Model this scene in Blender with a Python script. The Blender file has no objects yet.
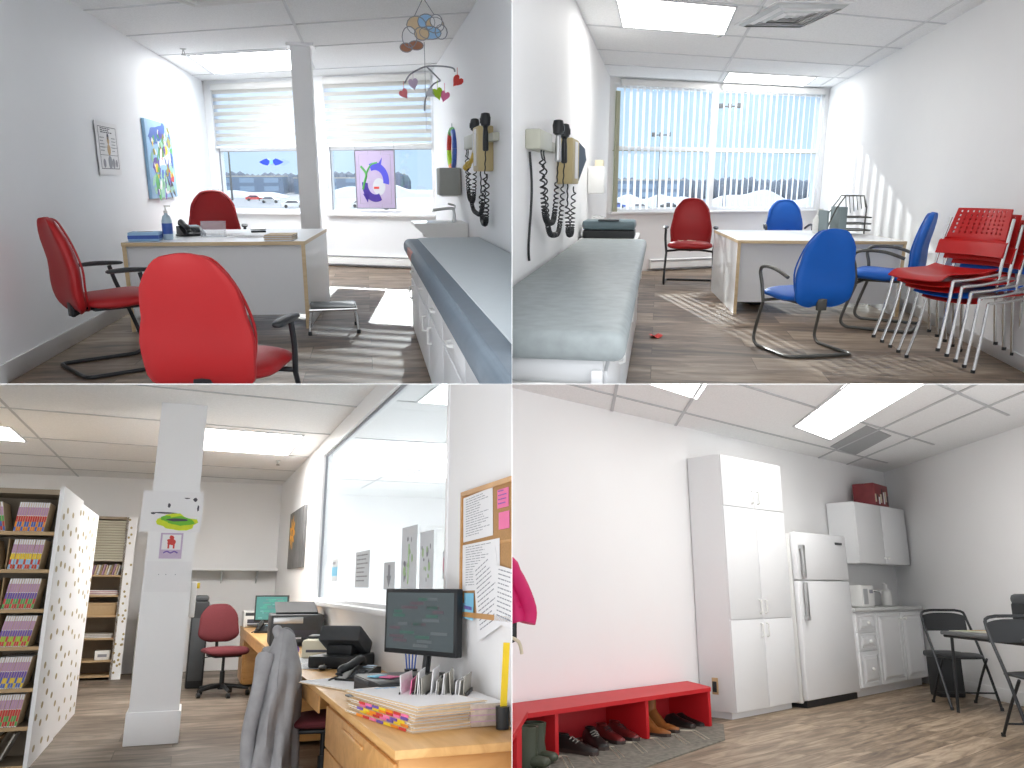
import bpy, bmesh, math, random
from mathutils import Vector, Matrix
random.seed(7)
PI = math.pi
SKYS = .92
EXPO = .48
SC = bpy.context.scene
COL = SC.collection

# ------------------------------------------------------------------ rooms
# A sectioned model building of four right rooms stacked two by two. Every room is a rigid,
# unscaled body; the frame of a room has its origin on its floor, z up, metres.
class Room:
    def __init__(s, cx, hy, h, dx, qx, qz):
        F = 800.0
        q = (cx - 512, hy - 384)
        u = Vector((0, F, F * F / q[1])).normalized()
        if u.z < 0: u = -u
        y = Vector((dx - 512, F, -q[1])).normalized()
        x = y.cross(u)
        M = Matrix.Identity(4)
        for i in range(3):
            M[i][0] = x[i]; M[i][1] = y[i]; M[i][2] = u[i]; M[i][3] = -h * u[i]
        s.M = M; s.qx = qx; s.qz = qz
R1 = Room(256, 178, 1.27, 364, -1, 1)
R2 = Room(768, 184, 1.30, 659, 1, 1)
R3 = Room(256, 584, 1.35, 188, -1, -1)
R4 = Room(768, 590, 1.10, -256, 1, -1)
RM = R1
ROOM_OF = {}

# ------------------------------------------------------------------ materials
MATS = {}
def mat(name, col, rough=.5, metal=0., noise=0., nscale=30., bump=0., emit=0., alpha=None, trans=0., coat=0., stretch=(1,1,1), ior=1.45):
    if name in MATS: return MATS[name]
    m = bpy.data.materials.new(name); m.use_nodes = True
    nt = m.node_tree; b = nt.nodes['Principled BSDF']
    c = tuple(col) + (1,)
    b.inputs['Base Color'].default_value = c
    b.inputs['Roughness'].default_value = rough
    b.inputs['Metallic'].default_value = metal
    b.inputs['Coat Weight'].default_value = coat
    b.inputs['IOR'].default_value = ior
    if trans: b.inputs['Transmission Weight'].default_value = trans
    if alpha is not None: b.inputs['Alpha'].default_value = alpha
    if emit:
        b.inputs['Emission Color'].default_value = c; b.inputs['Emission Strength'].default_value = emit
    tc = nt.nodes.new('ShaderNodeTexCoord'); mp = nt.nodes.new('ShaderNodeMapping')
    mp.inputs['Scale'].default_value = stretch
    nt.links.new(tc.outputs['Object'], mp.inputs['Vector'])
    n = nt.nodes.new('ShaderNodeTexNoise'); n.inputs['Scale'].default_value = nscale; n.inputs['Detail'].default_value = 5
    nt.links.new(mp.outputs['Vector'], n.inputs['Vector'])
    if noise:
        r = nt.nodes.new('ShaderNodeMapRange'); r.inputs['To Min'].default_value = 1 - noise; r.inputs['To Max'].default_value = 1 + noise
        nt.links.new(n.outputs['Fac'], r.inputs['Value'])
        mx = nt.nodes.new('ShaderNodeMix'); mx.data_type = 'RGBA'; mx.blend_type = 'MULTIPLY'; mx.inputs[0].default_value = 1
        mx.inputs[6].default_value = c
        cb = nt.nodes.new('ShaderNodeCombineColor')
        for i in range(3): nt.links.new(r.outputs['Result'], cb.inputs[i])
        nt.links.new(cb.outputs[0], mx.inputs[7]); nt.links.new(mx.outputs[2], b.inputs['Base Color'])
    if bump:
        bp = nt.nodes.new('ShaderNodeBump'); bp.inputs['Strength'].default_value = bump; bp.inputs['Distance'].default_value = .01
        nt.links.new(n.outputs['Fac'], bp.inputs['Height']); nt.links.new(bp.outputs['Normal'], b.inputs['Normal'])
    MATS[name] = m
    return m

def wood_floor(name, ca, cb_, cc, scale=1.0, sy=1.0):
    m = bpy.data.materials.new(name); m.use_nodes = True; nt = m.node_tree; L = nt.links.new
    b = nt.nodes['Principled BSDF']; b.inputs['Roughness'].default_value = .5
    tc = nt.nodes.new('ShaderNodeTexCoord')
    br = nt.nodes.new('ShaderNodeTexBrick'); br.inputs['Scale'].default_value = 1
    br.inputs['Brick Width'].default_value = 1.2; br.inputs['Row Height'].default_value = .19 * sy
    br.inputs['Mortar Size'].default_value = .003; br.inputs['Mortar Smooth'].default_value = .3
    br.inputs['Color1'].default_value = (0, 0, 0, 1); br.inputs['Color2'].default_value = (1, 1, 1, 1); br.inputs['Mortar'].default_value = (.3, .3, .3, 1)
    br.offset = .37
    L(tc.outputs['Object'], br.inputs['Vector'])
    mp = nt.nodes.new('ShaderNodeMapping'); mp.inputs['Scale'].default_value = (1.6 * scale, 13 * scale / sy, 1)
    L(tc.outputs['Object'], mp.inputs['Vector'])
    ad = nt.nodes.new('ShaderNodeVectorMath'); ad.operation = 'ADD'
    L(mp.outputs['Vector'], ad.inputs[0])
    ml = nt.nodes.new('ShaderNodeVectorMath'); ml.operation = 'SCALE'; ml.inputs['Scale'].default_value = 7
    L(br.outputs['Color'], ml.inputs[0]); L(ml.outputs[0], ad.inputs[1])
    n = nt.nodes.new('ShaderNodeTexNoise'); n.inputs['Scale'].default_value = 1.3; n.inputs['Detail'].default_value = 8; n.inputs['Roughness'].default_value = .62; n.inputs['Distortion'].default_value = .6
    L(ad.outputs[0], n.inputs['Vector'])
    mr = nt.nodes.new('ShaderNodeMath'); mr.operation = 'MULTIPLY_ADD'; mr.inputs[1].default_value = .22; 
    L(br.outputs['Color'], mr.inputs[0]); L(n.outputs['Fac'], mr.inputs[2])
    cr = nt.nodes.new('ShaderNodeValToRGB')
    cr.color_ramp.elements[0].position = .38; cr.color_ramp.elements[0].color = ca + (1,)
    cr.color_ramp.elements[1].position = .82; cr.color_ramp.elements[1].color = cc + (1,)
    e = cr.color_ramp.elements.new(.58); e.color = cb_ + (1,)
    L(mr.outputs[0], cr.inputs[0])
    mx = nt.nodes.new('ShaderNodeMix'); mx.data_type = 'RGBA'; mx.blend_type = 'MULTIPLY'
    L(br.outputs['Fac'], mx.inputs[0]); L(cr.outputs[0], mx.inputs[6]); mx.inputs[7].default_value = (.45, .4, .36, 1)
    L(mx.outputs[2], b.inputs['Base Color'])
    bp = nt.nodes.new('ShaderNodeBump'); bp.inputs['Strength'].default_value = .15; bp.inputs['Distance'].default_value = .005
    L(n.outputs['Fac'], bp.inputs['Height']); L(bp.outputs['Normal'], b.inputs['Normal'])
    return m

def grain_wood(name, ca, cb_, sc=(1, 14, 14), rough=.4):
    m = bpy.data.materials.new(name); m.use_nodes = True; nt = m.node_tree; L = nt.links.new
    b = nt.nodes['Principled BSDF']; b.inputs['Roughness'].default_value = rough
    tc = nt.nodes.new('ShaderNodeTexCoord'); mp = nt.nodes.new('ShaderNodeMapping'); mp.inputs['Scale'].default_value = sc
    L(tc.outputs['Object'], mp.inputs['Vector'])
    n = nt.nodes.new('ShaderNodeTexNoise'); n.inputs['Scale'].default_value = 1.5; n.inputs['Detail'].default_value = 7; n.inputs['Distortion'].default_value = 1
    L(mp.outputs['Vector'], n.inputs['Vector'])
    cr = nt.nodes.new('ShaderNodeValToRGB'); cr.color_ramp.elements[0].position = .3; cr.color_ramp.elements[0].color = ca + (1,)
    cr.color_ramp.elements[1].position = .7; cr.color_ramp.elements[1].color = cb_ + (1,)
    L(n.outputs['Fac'], cr.inputs[0]); L(cr.outputs[0], b.inputs['Base Color'])
    return m

WALL = mat('wall_paint', (.88, .895, .91), .6, noise=.015, nscale=2.5)
WALLW = mat('wall_paint_warm', (.89, .89, .89), .6, noise=.015, nscale=2.5)
TRIM = mat('trim_paint', (.88, .885, .89), .4, noise=.01)
TILE = mat('ceiling_tile', (.90, .91, .91), .9, noise=.16, nscale=75, bump=.35)
TILE3 = mat('ceiling_tile_grey', (.84, .845, .84), .9, noise=.14, nscale=75, bump=.35)
TILED = mat('ceiling_tile_dark', (.36, .37, .38), .9, noise=.16, nscale=75, bump=.35)
TBAR = mat('ceiling_grid_metal', (.70, .71, .72), .5, noise=.02)
LAMP = mat('light_diffuser', (1, .985, .96), .5, emit=8.0)
LAMP3 = mat('light_diffuser_office', (1, .985, .96), .5, emit=13.0)
LAMPB = mat('light_diffuser_cool', (.97, .985, 1), .5, emit=10.0)
FL1 = wood_floor('vinyl_plank_grey', (.070, .047, .031), (.185, .130, .088), (.37, .285, .205), 1, 2.2)
FL3 = wood_floor('vinyl_plank_dim', (.075, .056, .042), (.165, .128, .098), (.33, .27, .215), 1, 2.2)
FL4 = wood_floor('vinyl_plank_warm', (.085, .058, .036), (.23, .165, .108), (.46, .355, .25), 1, 1.3)
RED = mat('red_vinyl', (.34, .005, .007), .5, noise=.08, nscale=8, bump=.08)
REDB = mat('red_plastic', (.50, .012, .012), .35, noise=.04)
BLUE = mat('blue_vinyl', (.002, .11, .50), .5, noise=.08, nscale=8, bump=.08)
BLUEP = mat('blue_plastic', (.003, .11, .55), .35, noise=.04)
BLACK = mat('black_plastic', (.018, .020, .022), .45, noise=.1)
BLACKM = mat('black_metal', (.03, .032, .035), .4, .4, noise=.05)
DGREY = mat('dark_grey_plastic', (.06, .065, .07), .5, noise=.08)
GREYM = mat('grey_painted_metal', (.13, .13, .12), .4, .5, noise=.05)
CHROME = mat('chrome', (.75, .75, .75), .18, 1., noise=.02)
STEEL = mat('brushed_steel', (.55, .56, .56), .35, 1., noise=.05)
WHITE = mat('white_laminate', (.80, .81, .82), .35, noise=.01)
WHITEP = mat('white_plastic', (.82, .82, .80), .4, noise=.01)
CREAM = mat('cream_plastic', (.70, .64, .48), .45, noise=.03)
BEECH = grain_wood('beech_edge', (.62, .46, .26), (.74, .58, .36))
OAK = grain_wood('honey_oak', (.50, .25, .075), (.66, .36, .13), (2, 9, 9))
OAKT = grain_wood('honey_oak_top', (.56, .30, .10), (.72, .43, .17), (9, 1.2, 9))
PAPER = mat('paper', (.85, .85, .86), .8, noise=.02)
MANILA = mat('manila_card', (.72, .56, .36), .8, noise=.05)
TANSH = mat('shelf_metal_tan', (.30, .24, .17), .5, noise=.05)
KRAFT = mat('kraft_wood', (.50, .35, .19), .7, noise=.08)
VINYLG = mat('grey_vinyl', (.31, .345, .35), .5, noise=.28, nscale=14, bump=.1)
VINYLD = mat('slate_vinyl', (.15, .19, .23), .55, noise=.10, nscale=14, bump=.1)
PAPERR = mat('exam_paper', (.62, .68, .71), .75, noise=.03, nscale=20, bump=.1)
BEIGE = mat('beige_metal', (.45, .43, .38), .5, noise=.03)
PUTTY = mat('putty_plastic', (.48, .48, .40), .45, noise=.03)
BGREY = mat('dispenser_grey', (.33, .34, .31), .5, noise=.03)
MAROON = mat('maroon_fabric', (.13, .022, .028), .85, noise=.25, nscale=120, bump=.2)
JACKET = mat('grey_fleece', (.36, .36, .37), .95, noise=.22, nscale=14, bump=.5)
PINK = mat('magenta_quilt', (.60, .01, .13), .6, noise=.15, nscale=10, bump=.3)
CORK = mat('cork', (.46, .26, .11), .9, noise=.25, nscale=90, bump=.2)
GLASS = mat('clear_glass', (.95, .98, 1), .02, trans=1., ior=1.01)
REDW = mat('red_painted_wood', (.56, .012, .018), .5, noise=.05, nscale=5)
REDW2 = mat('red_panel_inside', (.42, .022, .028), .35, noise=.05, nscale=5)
SNOW = mat('snow', (.62, .64, .68), .9, noise=.05, nscale=.3, bump=.3)
ASPH = mat('wet_asphalt', (.14, .155, .19), .8, noise=.2, nscale=.2)
BLUEG = mat('blue_glass_building', (.13, .19, .28), .4, noise=.15, nscale=.5)
INK = mat('ink', (.08, .08, .10), .7, noise=.02)
INKG = mat('ink_grey', (.30, .31, .34), .7, noise=.02)
YEL = mat('yellow_paint', (.85, .62, .03), .5, noise=.05)
ORG = mat('orange_paint', (.85, .28, .02), .5, noise=.05)
GRN = mat('green_paint', (.10, .42, .10), .5, noise=.08)
LIME = mat('lime_paint', (.42, .66, .03), .6, noise=.2, nscale=15)
SKY = mat('pale_blue_paint', (.35, .58, .82), .5, noise=.15, nscale=8)
CYAN = mat('cyan_note', (.25, .60, .80), .6, noise=.05)
BLU = mat('blue_paint', (.06, .14, .50), .4, noise=.15)
VIO = mat('violet_paint', (.17, .10, .42), .5, noise=.1)
REDP = mat('red_paint', (.62, .05, .04), .5, noise=.1)
PINKN = mat('pink_note', (.85, .20, .40), .7, noise=.03)
LILAC = mat('lilac_glass', (.55, .44, .60), .3, noise=.1)
BROWN = mat('brown_leather', (.30, .105, .025), .45, noise=.15, nscale=12)
OXB = mat('oxblood_leather', (.16, .02, .02), .35, noise=.15, nscale=12)
BLKL = mat('black_leather', (.02, .018, .017), .35, noise=.1)
OLIVE = mat('olive_rubber', (.06, .07, .045), .5, noise=.1)
SOLE = mat('rubber_sole', (.05, .035, .03), .7, noise=.1)
TEAL = mat('slate_blue_plastic', (.13, .18, .20), .45, noise=.05)

# ------------------------------------------------------------------ mesh builder
def smooth_pts(pts, n=6):
    P = [Vector(p) for p in pts]
    if len(P) < 3: return P
    out = []
    for i in range(len(P) - 1):
        p0 = P[max(i - 1, 0)]; p1 = P[i]; p2 = P[i + 1]; p3 = P[min(i + 2, len(P) - 1)]
        for k in range(n):
            t = k / n
            out.append(.5 * ((2 * p1) + (p2 - p0) * t + (2 * p0 - 5 * p1 + 4 * p2 - p3) * t * t + (3 * p1 - p0 - 3 * p2 + p3) * t ** 3))
    out.append(P[-1]); return out

class MB:
    def __init__(s): s.v = []; s.f = []; s.m = []; s.T = None
    def add(s, vs, fs, mi=0):
        o = len(s.v)
        if s.T is not None: vs = [s.T @ Vector(v) for v in vs]
        s.v += [tuple(v) for v in vs]; s.f += [tuple(i + o for i in f) for f in fs]; s.m += [mi] * len(fs)
        return s
    def box(s, x0, x1, y0, y1, z0, z1, b=0., mi=0, rz=0., c=None, seg=2):
        """axis box, rounded by b; rotated by rz about its own centre"""
        if b > 0:
            bm = bmesh.new(); bmesh.ops.create_cube(bm, size=1)
            for v in bm.verts: v.co = Vector((v.co.x * (x1 - x0), v.co.y * (y1 - y0), v.co.z * (z1 - z0)))
            bmesh.ops.bevel(bm, geom=list(bm.edges), offset=min(b, .49 * min(x1 - x0, y1 - y0, z1 - z0)), segments=seg, profile=.5, affect='EDGES')
            vs = [v.co.copy() for v in bm.verts]; bm.verts.index_update(); fs = [[v.index for v in f.verts] for f in bm.faces]; bm.free()
        else:
            a, d, e = (x1 - x0) / 2, (y1 - y0) / 2, (z1 - z0) / 2
            vs = [Vector((i * a, j * d, k * e)) for i in (-1, 1) for j in (-1, 1) for k in (-1, 1)]
            fs = [(0, 1, 3, 2), (4, 6, 7, 5), (0, 4, 5, 1), (2, 3, 7, 6), (0, 2, 6, 4), (1, 5, 7, 3)]
        C = Vector(((x0 + x1) / 2, (y0 + y1) / 2, (z0 + z1) / 2)); R = Matrix.Rotation(rz, 3, 'Z')
        return s.add([R @ v + C for v in vs], fs, mi)
    def prism(s, poly, z0, z1, mi=0, axis='z'):
        """polygon extruded between two heights along an axis"""
        n = len(poly)
        def P(a, b, h):
            return (a, b, h) if axis == 'z' else ((h, a, b) if axis == 'x' else (a, h, b))
        vs = [P(a, b, z0) for a, b in poly] + [P(a, b, z1) for a, b in poly]
        fs = [tuple(range(n))[::-1], tuple(range(n, 2 * n))] + [(i, (i + 1) % n, n + (i + 1) % n, n + i) for i in range(n)]
        return s.add(vs, fs, mi)
    def loft(s, secs, mi=0, cap=True, closed=True):
        n = len(secs[0]); vs = [p for sec in secs for p in sec]; fs = []
        for i in range(len(secs) - 1):
            for j in range(n if closed else n - 1):
                a = i * n + j; b = i * n + (j + 1) % n
                fs.append((a, b, b + n, a + n))
        if cap and closed: fs += [tuple(range(n))[::-1], tuple(range(len(vs) - n, len(vs)))]
        return s.add(vs, fs, mi)
    def tube(s, pts, r, n=10, mi=0, sm=0, closed=False, flat=1.0):
        P = smooth_pts(pts, sm) if sm else [Vector(p) for p in pts]
        Q = [P[0]]
        for p in P[1:]:
            if (p - Q[-1]).length > 1e-5: Q.append(p)
        P = Q; secs = []; up = None
        for i, p in enumerate(P):
            if closed: t = (P[(i + 1) % len(P)] - P[i - 1]).normalized()
            else:
                t = Vector((0, 0, 0))
                if i > 0: t += (p - P[i - 1]).normalized()
                if i < len(P) - 1: t += (P[i + 1] - p).normalized()
                t = t.normalized() if t.length > 1e-6 else Vector((0, 0, 1))
            if up is None:
                up = Vector((0, 0, 1)) if abs(t.z) < .9 else Vector((1, 0, 0))
            up = (up - t * up.dot(t))
            if up.length < 1e-5: up = t.orthogonal()
            up.normalize(); sd = t.cross(up)
            rr = r[min(i, len(r) - 1)] if isinstance(r, (list, tuple)) else r
            secs.append([p + (sd * math.cos(a) + up * math.sin(a) * flat) * rr for a in [2 * PI * k / n for k in range(n)]])
        if closed: secs.append(secs[0]); return s.loft(secs, mi, cap=False)
        return s.loft(secs, mi)
    def lathe(s, prof, c=(0, 0, 0), n=20, mi=0, sx=1., sy=1.):
        secs = [[(c[0] + r * sx * math.cos(2 * PI * k / n), c[1] + r * sy * math.sin(2 * PI * k / n), c[2] + z) for k in range(n)] for r, z in prof]
        return s.loft(secs, mi)
    def cyl(s, p0, p1, r, n=14, mi=0): return s.tube([p0, p1], r, n, mi)
    def ball(s, c, rx, ry, rz, mi=0, n=14, m=8):
        secs = [[(c[0] + rx * max(.02, math.sin(PI * i / m)) * math.cos(2 * PI * k / n), c[1] + ry * max(.02, math.sin(PI * i / m)) * math.sin(2 * PI * k / n), c[2] - rz * math.cos(PI * i / m)) for k in range(n)] for i in range(m + 1)]
        return s.loft(secs, mi)
    def pad(s, path, hw, th, n=24, steps=18, e=.62, rnd=.22, bulge=0., mi=0):
        """cushion swept along a path of (y, z); hw / th = half widths / half thicknesses along it"""
        def lerp(a, t):
            k = t * (len(a) - 1); i = min(int(k), len(a) - 2); f = k - i
            f = f * f * (3 - 2 * f)
            return a[i] * (1 - f) + a[i + 1] * f
        P = smooth_pts([(0, y, z) for y, z in path], 8); secs = []
        ts = [.5 - .5 * math.cos(PI * i / steps) for i in range(steps + 1)]
        for t in ts:
            k = t * (len(P) - 1); i = min(int(k), len(P) - 2); p = P[i].lerp(P[i + 1], k - i)
            tg = (P[i + 1] - P[i]).normalized(); nr = Vector((0, -tg.z, tg.y))
            q = min(t, 1 - t) / rnd; rf = 1 if q >= 1 else max(.06, math.sqrt(max(0, 1 - (1 - q) ** 2)))
            w = lerp(hw, t) * (.45 + .55 * rf) if q < 1 else lerp(hw, t)
            h = lerp(th, t) * (max(.15, rf) if q < 1 else 1)
            sec = []
            for k2 in range(n):
                a = 2 * PI * k2 / n; c_, s_ = math.cos(a), math.sin(a)
                xx = w * math.copysign(abs(c_) ** e, c_); hh = h * math.copysign(abs(s_) ** .8, s_)
                sec.append(p + Vector((xx, 0, 0)) + nr * (hh + bulge * (xx / max(w, 1e-4)) ** 2))
            secs.append(sec)
        return s.loft(secs, mi)
    def grid(s, fn, nu, nv, mi=0, thick=0.):
        vs = [fn(i / nu, j / nv) for j in range(nv + 1) for i in range(nu + 1)]
        fs = [(j * (nu + 1) + i, j * (nu + 1) + i + 1, (j + 1) * (nu + 1) + i + 1, (j + 1) * (nu + 1) + i) for j in range(nv) for i in range(nu)]
        if thick:
            V = [Vector(v) for v in vs]; N = [Vector((0, 0, 0)) for _ in V]
            for f in fs:
                nn = (V[f[1]] - V[f[0]]).cross(V[f[3]] - V[f[0]])
                for k in f: N[k] += nn
            o = len(vs); vs2 = [tuple(V[k] - N[k].normalized() * thick) if N[k].length > 0 else tuple(V[k]) for k in range(o)]
            fs2 = [tuple(k + o for k in f[::-1]) for f in fs]
            W = nu + 1; rim = [i for i in range(W)] + [j * W + nu for j in range(1, nv + 1)] + [nv * W + i for i in range(nu - 1, -1, -1)] + [j * W for j in range(nv - 1, 0, -1)]
            fs3 = [(rim[k], rim[(k + 1) % len(rim)], rim[(k + 1) % len(rim)] + o, rim[k] + o) for k in range(len(rim))]
            return s.add(vs + vs2, fs + fs2 + fs3, mi)
        return s.add(vs, fs, mi)
    def mesh(s, name, mats, smooth=35):
        me = bpy.data.meshes.new(name); me.from_pydata(s.v, [], s.f)
        for m in (mats if isinstance(mats, (list, tuple)) else [mats]): me.materials.append(m)
        me.polygons.foreach_set('material_index', s.m)
        bm = bmesh.new(); bm.from_mesh(me); bmesh.ops.recalc_face_normals(bm, faces=bm.faces); bm.to_mesh(me); bm.free()
        if smooth:
            me.polygons.foreach_set('use_smooth', [True] * len(me.polygons))
            me.set_sharp_from_angle(angle=math.radians(smooth))
        me.update(); return me

def T(loc, rz=0., rx=0., ry=0.):
    return Matrix.Translation(loc) @ Matrix.Rotation(rz, 4, 'Z') @ Matrix.Rotation(ry, 4, 'Y') @ Matrix.Rotation(rx, 4, 'X')

def props(o, label=None, cat=None, group=None, kind=None):
    if label: o['label'] = label
    if cat: o['category'] = cat
    if group: o['group'] = group
    if kind: o['kind'] = kind

def thing(name, label, cat, loc=(0, 0, 0), rz=0., group=None, rx=0., ry=0.):
    o = bpy.data.objects.new(name, None); COL.objects.link(o); o.empty_display_size = .1
    o.matrix_world = RM.M @ T(loc, rz, rx, ry); props(o, label, cat, group); ROOM_OF[o.name] = RM
    return o
def part(name, mb, mats, parent, label=None, smooth=35, kind=None):
    o = bpy.data.objects.new(name, mb.mesh(name, mats, smooth)); COL.objects.link(o); o.parent = parent
    props(o, label, None, None, kind); return o
def solo(name, mb, mats, label, cat, loc=(0, 0, 0), rz=0., group=None, rx=0., ry=0., kind=None, smooth=35):
    o = bpy.data.objects.new(name, mb if isinstance(mb, bpy.types.Mesh) else mb.mesh(name, mats, smooth)); COL.objects.link(o)
    o.matrix_world = RM.M @ T(loc, rz, rx, ry); props(o, label, cat, group, kind); ROOM_OF[o.name] = RM
    return o
def struct(name, mb, mats, parent=None, smooth=35):
    o = bpy.data.objects.new(name, mb.mesh(name, mats, smooth)); COL.objects.link(o)
    if parent: o.parent = parent
    else: o.matrix_world = RM.M.copy(); ROOM_OF[o.name] = RM; 
    o['kind'] = 'structure'; return o
def dup(root, label=None, loc=(0, 0, 0), rz=0., group=None, swap=None):
    def cp(o, par):
        c = o.copy(); COL.objects.link(c)
        if par: c.parent = par
        if swap and c.type == 'MESH' and any(m in swap for m in c.data.materials):
            c.data = c.data.copy()
            for i, m in enumerate(c.data.materials):
                if m in swap: c.data.materials[i] = swap[m]
        for ch in list(o.children): cp(ch, c)
        return c
    r = cp(root, None); r.matrix_world = RM.M @ T(loc, rz); ROOM_OF[r.name] = RM
    props(r, label, None, group); return r

def _thick_grid(s, fn, nu, nv, mi=0, thick=0., hole=None):
    V = [Vector(fn(i / nu, j / nv)) for j in range(nv + 1) for i in range(nu + 1)]
    F = [(j * (nu + 1) + i, j * (nu + 1) + i + 1, (j + 1) * (nu + 1) + i + 1, (j + 1) * (nu + 1) + i) for j in range(nv) for i in range(nu) if not (hole and hole(i, j))]
    if not thick: return s.add(V, F, mi)
    N = [Vector((0, 0, 0)) for _ in V]; E = {}
    for f in F:
        nn = (V[f[1]] - V[f[0]]).cross(V[f[3]] - V[f[0]])
        for k in range(4):
            N[f[k]] += nn; E[(f[k], f[(k + 1) % 4])] = 1
    o = len(V); V2 = [V[k] - (N[k].normalized() * thick if N[k].length > 0 else Vector((0, 0, 0))) for k in range(o)]
    F2 = [tuple(k + o for k in f[::-1]) for f in F]
    F3 = [(b, a, a + o, b + o) for (a, b) in E if (b, a) not in E]
    return s.add(V + V2, F + F2 + F3, mi)
MB.grid = lambda s, fn, nu, nv, mi=0, thick=0., hole=None: _thick_grid(s, fn, nu, nv, mi, thick, hole)

def translucent(name, col, tr, glow=.6, rough=.9):
    """woven cloth: lets part of the light straight through and scatters the rest"""
    m = bpy.data.materials.new(name); m.use_nodes = True; nt = m.node_tree; L = nt.links.new
    nt.nodes.clear(); out = nt.nodes.new('ShaderNodeOutputMaterial')
    d = nt.nodes.new('ShaderNodeBsdfDiffuse'); d.inputs[0].default_value = col + (1,)
    t = nt.nodes.new('ShaderNodeBsdfTranslucent'); t.inputs[0].default_value = col + (1,)
    p = nt.nodes.new('ShaderNodeBsdfTransparent')
    m1 = nt.nodes.new('ShaderNodeMixShader'); m1.inputs[0].default_value = glow; L(d.outputs[0], m1.inputs[1]); L(t.outputs[0], m1.inputs[2])
    m2 = nt.nodes.new('ShaderNodeMixShader'); m2.inputs[0].default_value = tr; L(m1.outputs[0], m2.inputs[1]); L(p.outputs[0], m2.inputs[2])
    L(m2.outputs[0], out.inputs[0]); return m
def pane_mat(name, tint, gloss=.06, haze=0.):
    """flat window glass: clear with a faint reflection"""
    m = bpy.data.materials.new(name); m.use_nodes = True; nt = m.node_tree; L = nt.links.new
    nt.nodes.clear(); out = nt.nodes.new('ShaderNodeOutputMaterial')
    p = nt.nodes.new('ShaderNodeBsdfTransparent'); p.inputs[0].default_value = tint + (1,)
    g = nt.nodes.new('ShaderNodeBsdfGlossy'); g.inputs[1].default_value = .02
    d = nt.nodes.new('ShaderNodeBsdfDiffuse'); d.inputs[0].default_value = (.9, .94, .97, 1)
    m1 = nt.nodes.new('ShaderNodeMixShader'); m1.inputs[0].default_value = gloss; L(p.outputs[0], m1.inputs[1]); L(g.outputs[0], m1.inputs[2])
    m2 = nt.nodes.new('ShaderNodeMixShader'); m2.inputs[0].default_value = haze; L(m1.outputs[0], m2.inputs[1]); L(d.outputs[0], m2.inputs[2])
    L(m2.outputs[0], out.inputs[0]); return m
PANE = pane_mat('window_pane', (.93, .97, 1), .05)
PANE3 = pane_mat('partition_pane', (.93, .96, .98), .10, .10)
BLINDW = translucent('blind_band', (.66, .65, .62), .0, .30)
BLINDS = translucent('blind_sheer', (.62, .70, .80), .40, .45)
SLAT = translucent('vertical_slat', (.90, .92, .94), .04, .62)
LACE = translucent('clear_acrylic', (.8, .85, .88), .75, .3)

# ---------------------------------------------------------------- shell helpers
def wall_holes(name, A, B, H, th, holes, m):
    """upright wall from plan point A to B with rectangular openings (s0, s1, z0, z1); thickness goes to the left of A->B"""
    d = Vector((B[0] - A[0], B[1] - A[1], 0)); Ln = d.length; al = math.atan2(d.y, d.x)
    mb = MB(); mb.T = T((A[0], A[1], 0), al)
    xs = sorted(set([0, Ln] + [h[0] for h in holes] + [h[1] for h in holes])); zs = sorted(set([0, H] + [h[2] for h in holes] + [h[3] for h in holes]))
    def solid(i, k):
        if i < 0 or k < 0 or i >= len(xs) - 1 or k >= len(zs) - 1: return False
        cx, cz = (xs[i] + xs[i + 1]) / 2, (zs[k] + zs[k + 1]) / 2
        return not any(h[0] < cx < h[1] and h[2] < cz < h[3] for h in holes)
    for i in range(len(xs) - 1):
        for k in range(len(zs) - 1):
            if not solid(i, k): continue
            a, b, c, e = xs[i], xs[i + 1], zs[k], zs[k + 1]
            mb.add([(a, 0, c), (b, 0, c), (b, 0, e), (a, 0, e), (a, th, c), (b, th, c), (b, th, e), (a, th, e)], [(0, 1, 2, 3), (7, 6, 5, 4)])
            q = [(a, 0, c), (b, 0, c), (b, 0, e), (a, 0, e), (a, th, c), (b, th, c), (b, th, e), (a, th, e)]
            if not solid(i - 1, k): mb.add(q, [(0, 3, 7, 4)])
            if not solid(i + 1, k): mb.add(q, [(1, 5, 6, 2)])
            if not solid(i, k - 1): mb.add(q, [(0, 4, 5, 1)])
            if not solid(i, k + 1): mb.add(q, [(3, 2, 6, 7)])
    return struct(name, mb, m, smooth=0), T((A[0], A[1], 0), al)

def poly_slab(name, poly, z0, z1, m):
    mb = MB(); mb.prism(poly, z0, z1); return struct(name, mb, m, smooth=0)

def grid_lines(name, segs, H, w=.026, m=None):
    mb = MB()
    for (a, b) in segs:
        a = Vector((a[0], a[1], 0)); b = Vector((b[0], b[1], 0)); n = (b - a).normalized().cross(Vector((0, 0, 1))) * w / 2
        mb.prism([(a - n)[:2], (b - n)[:2], (b + n)[:2], (a + n)[:2]], H - .008, H + .004)
    return struct(name, mb, m or TBAR, smooth=0)

def troffer(label, poly, H, group='ceiling lights', m=None):
    c = sum((Vector((p[0], p[1], 0)) for p in poly), Vector()) / len(poly)
    t = thing('ceiling_light', label, 'ceiling light', (c.x, c.y, H), 0, group)
    q = [(p[0] - c.x, p[1] - c.y) for p in poly]; i_ = [(a * .965, b * .965) for a, b in q]
    f = MB(); n = len(q)
    f.add([(a, b, -.012) for a, b in q] + [(a, b, -.012) for a, b in i_] + [(a, b, .004) for a, b in q] + [(a, b, .004) for a, b in i_],
          [(k, (k + 1) % n, n + (k + 1) % n, n + k) for k in range(n)] + [(k, (k + 1) % n, 2 * n + (k + 1) % n, 2 * n + k) for k in range(n)] + [(n + k, n + (k + 1) % n, 3 * n + (k + 1) % n, 3 * n + k) for k in range(n)])
    part('frame', f, TBAR, t, smooth=0)
    d = MB(); d.prism(i_, -.008, -.002); part('diffuser', d, m or LAMP, t, smooth=0)
    return t

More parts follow.
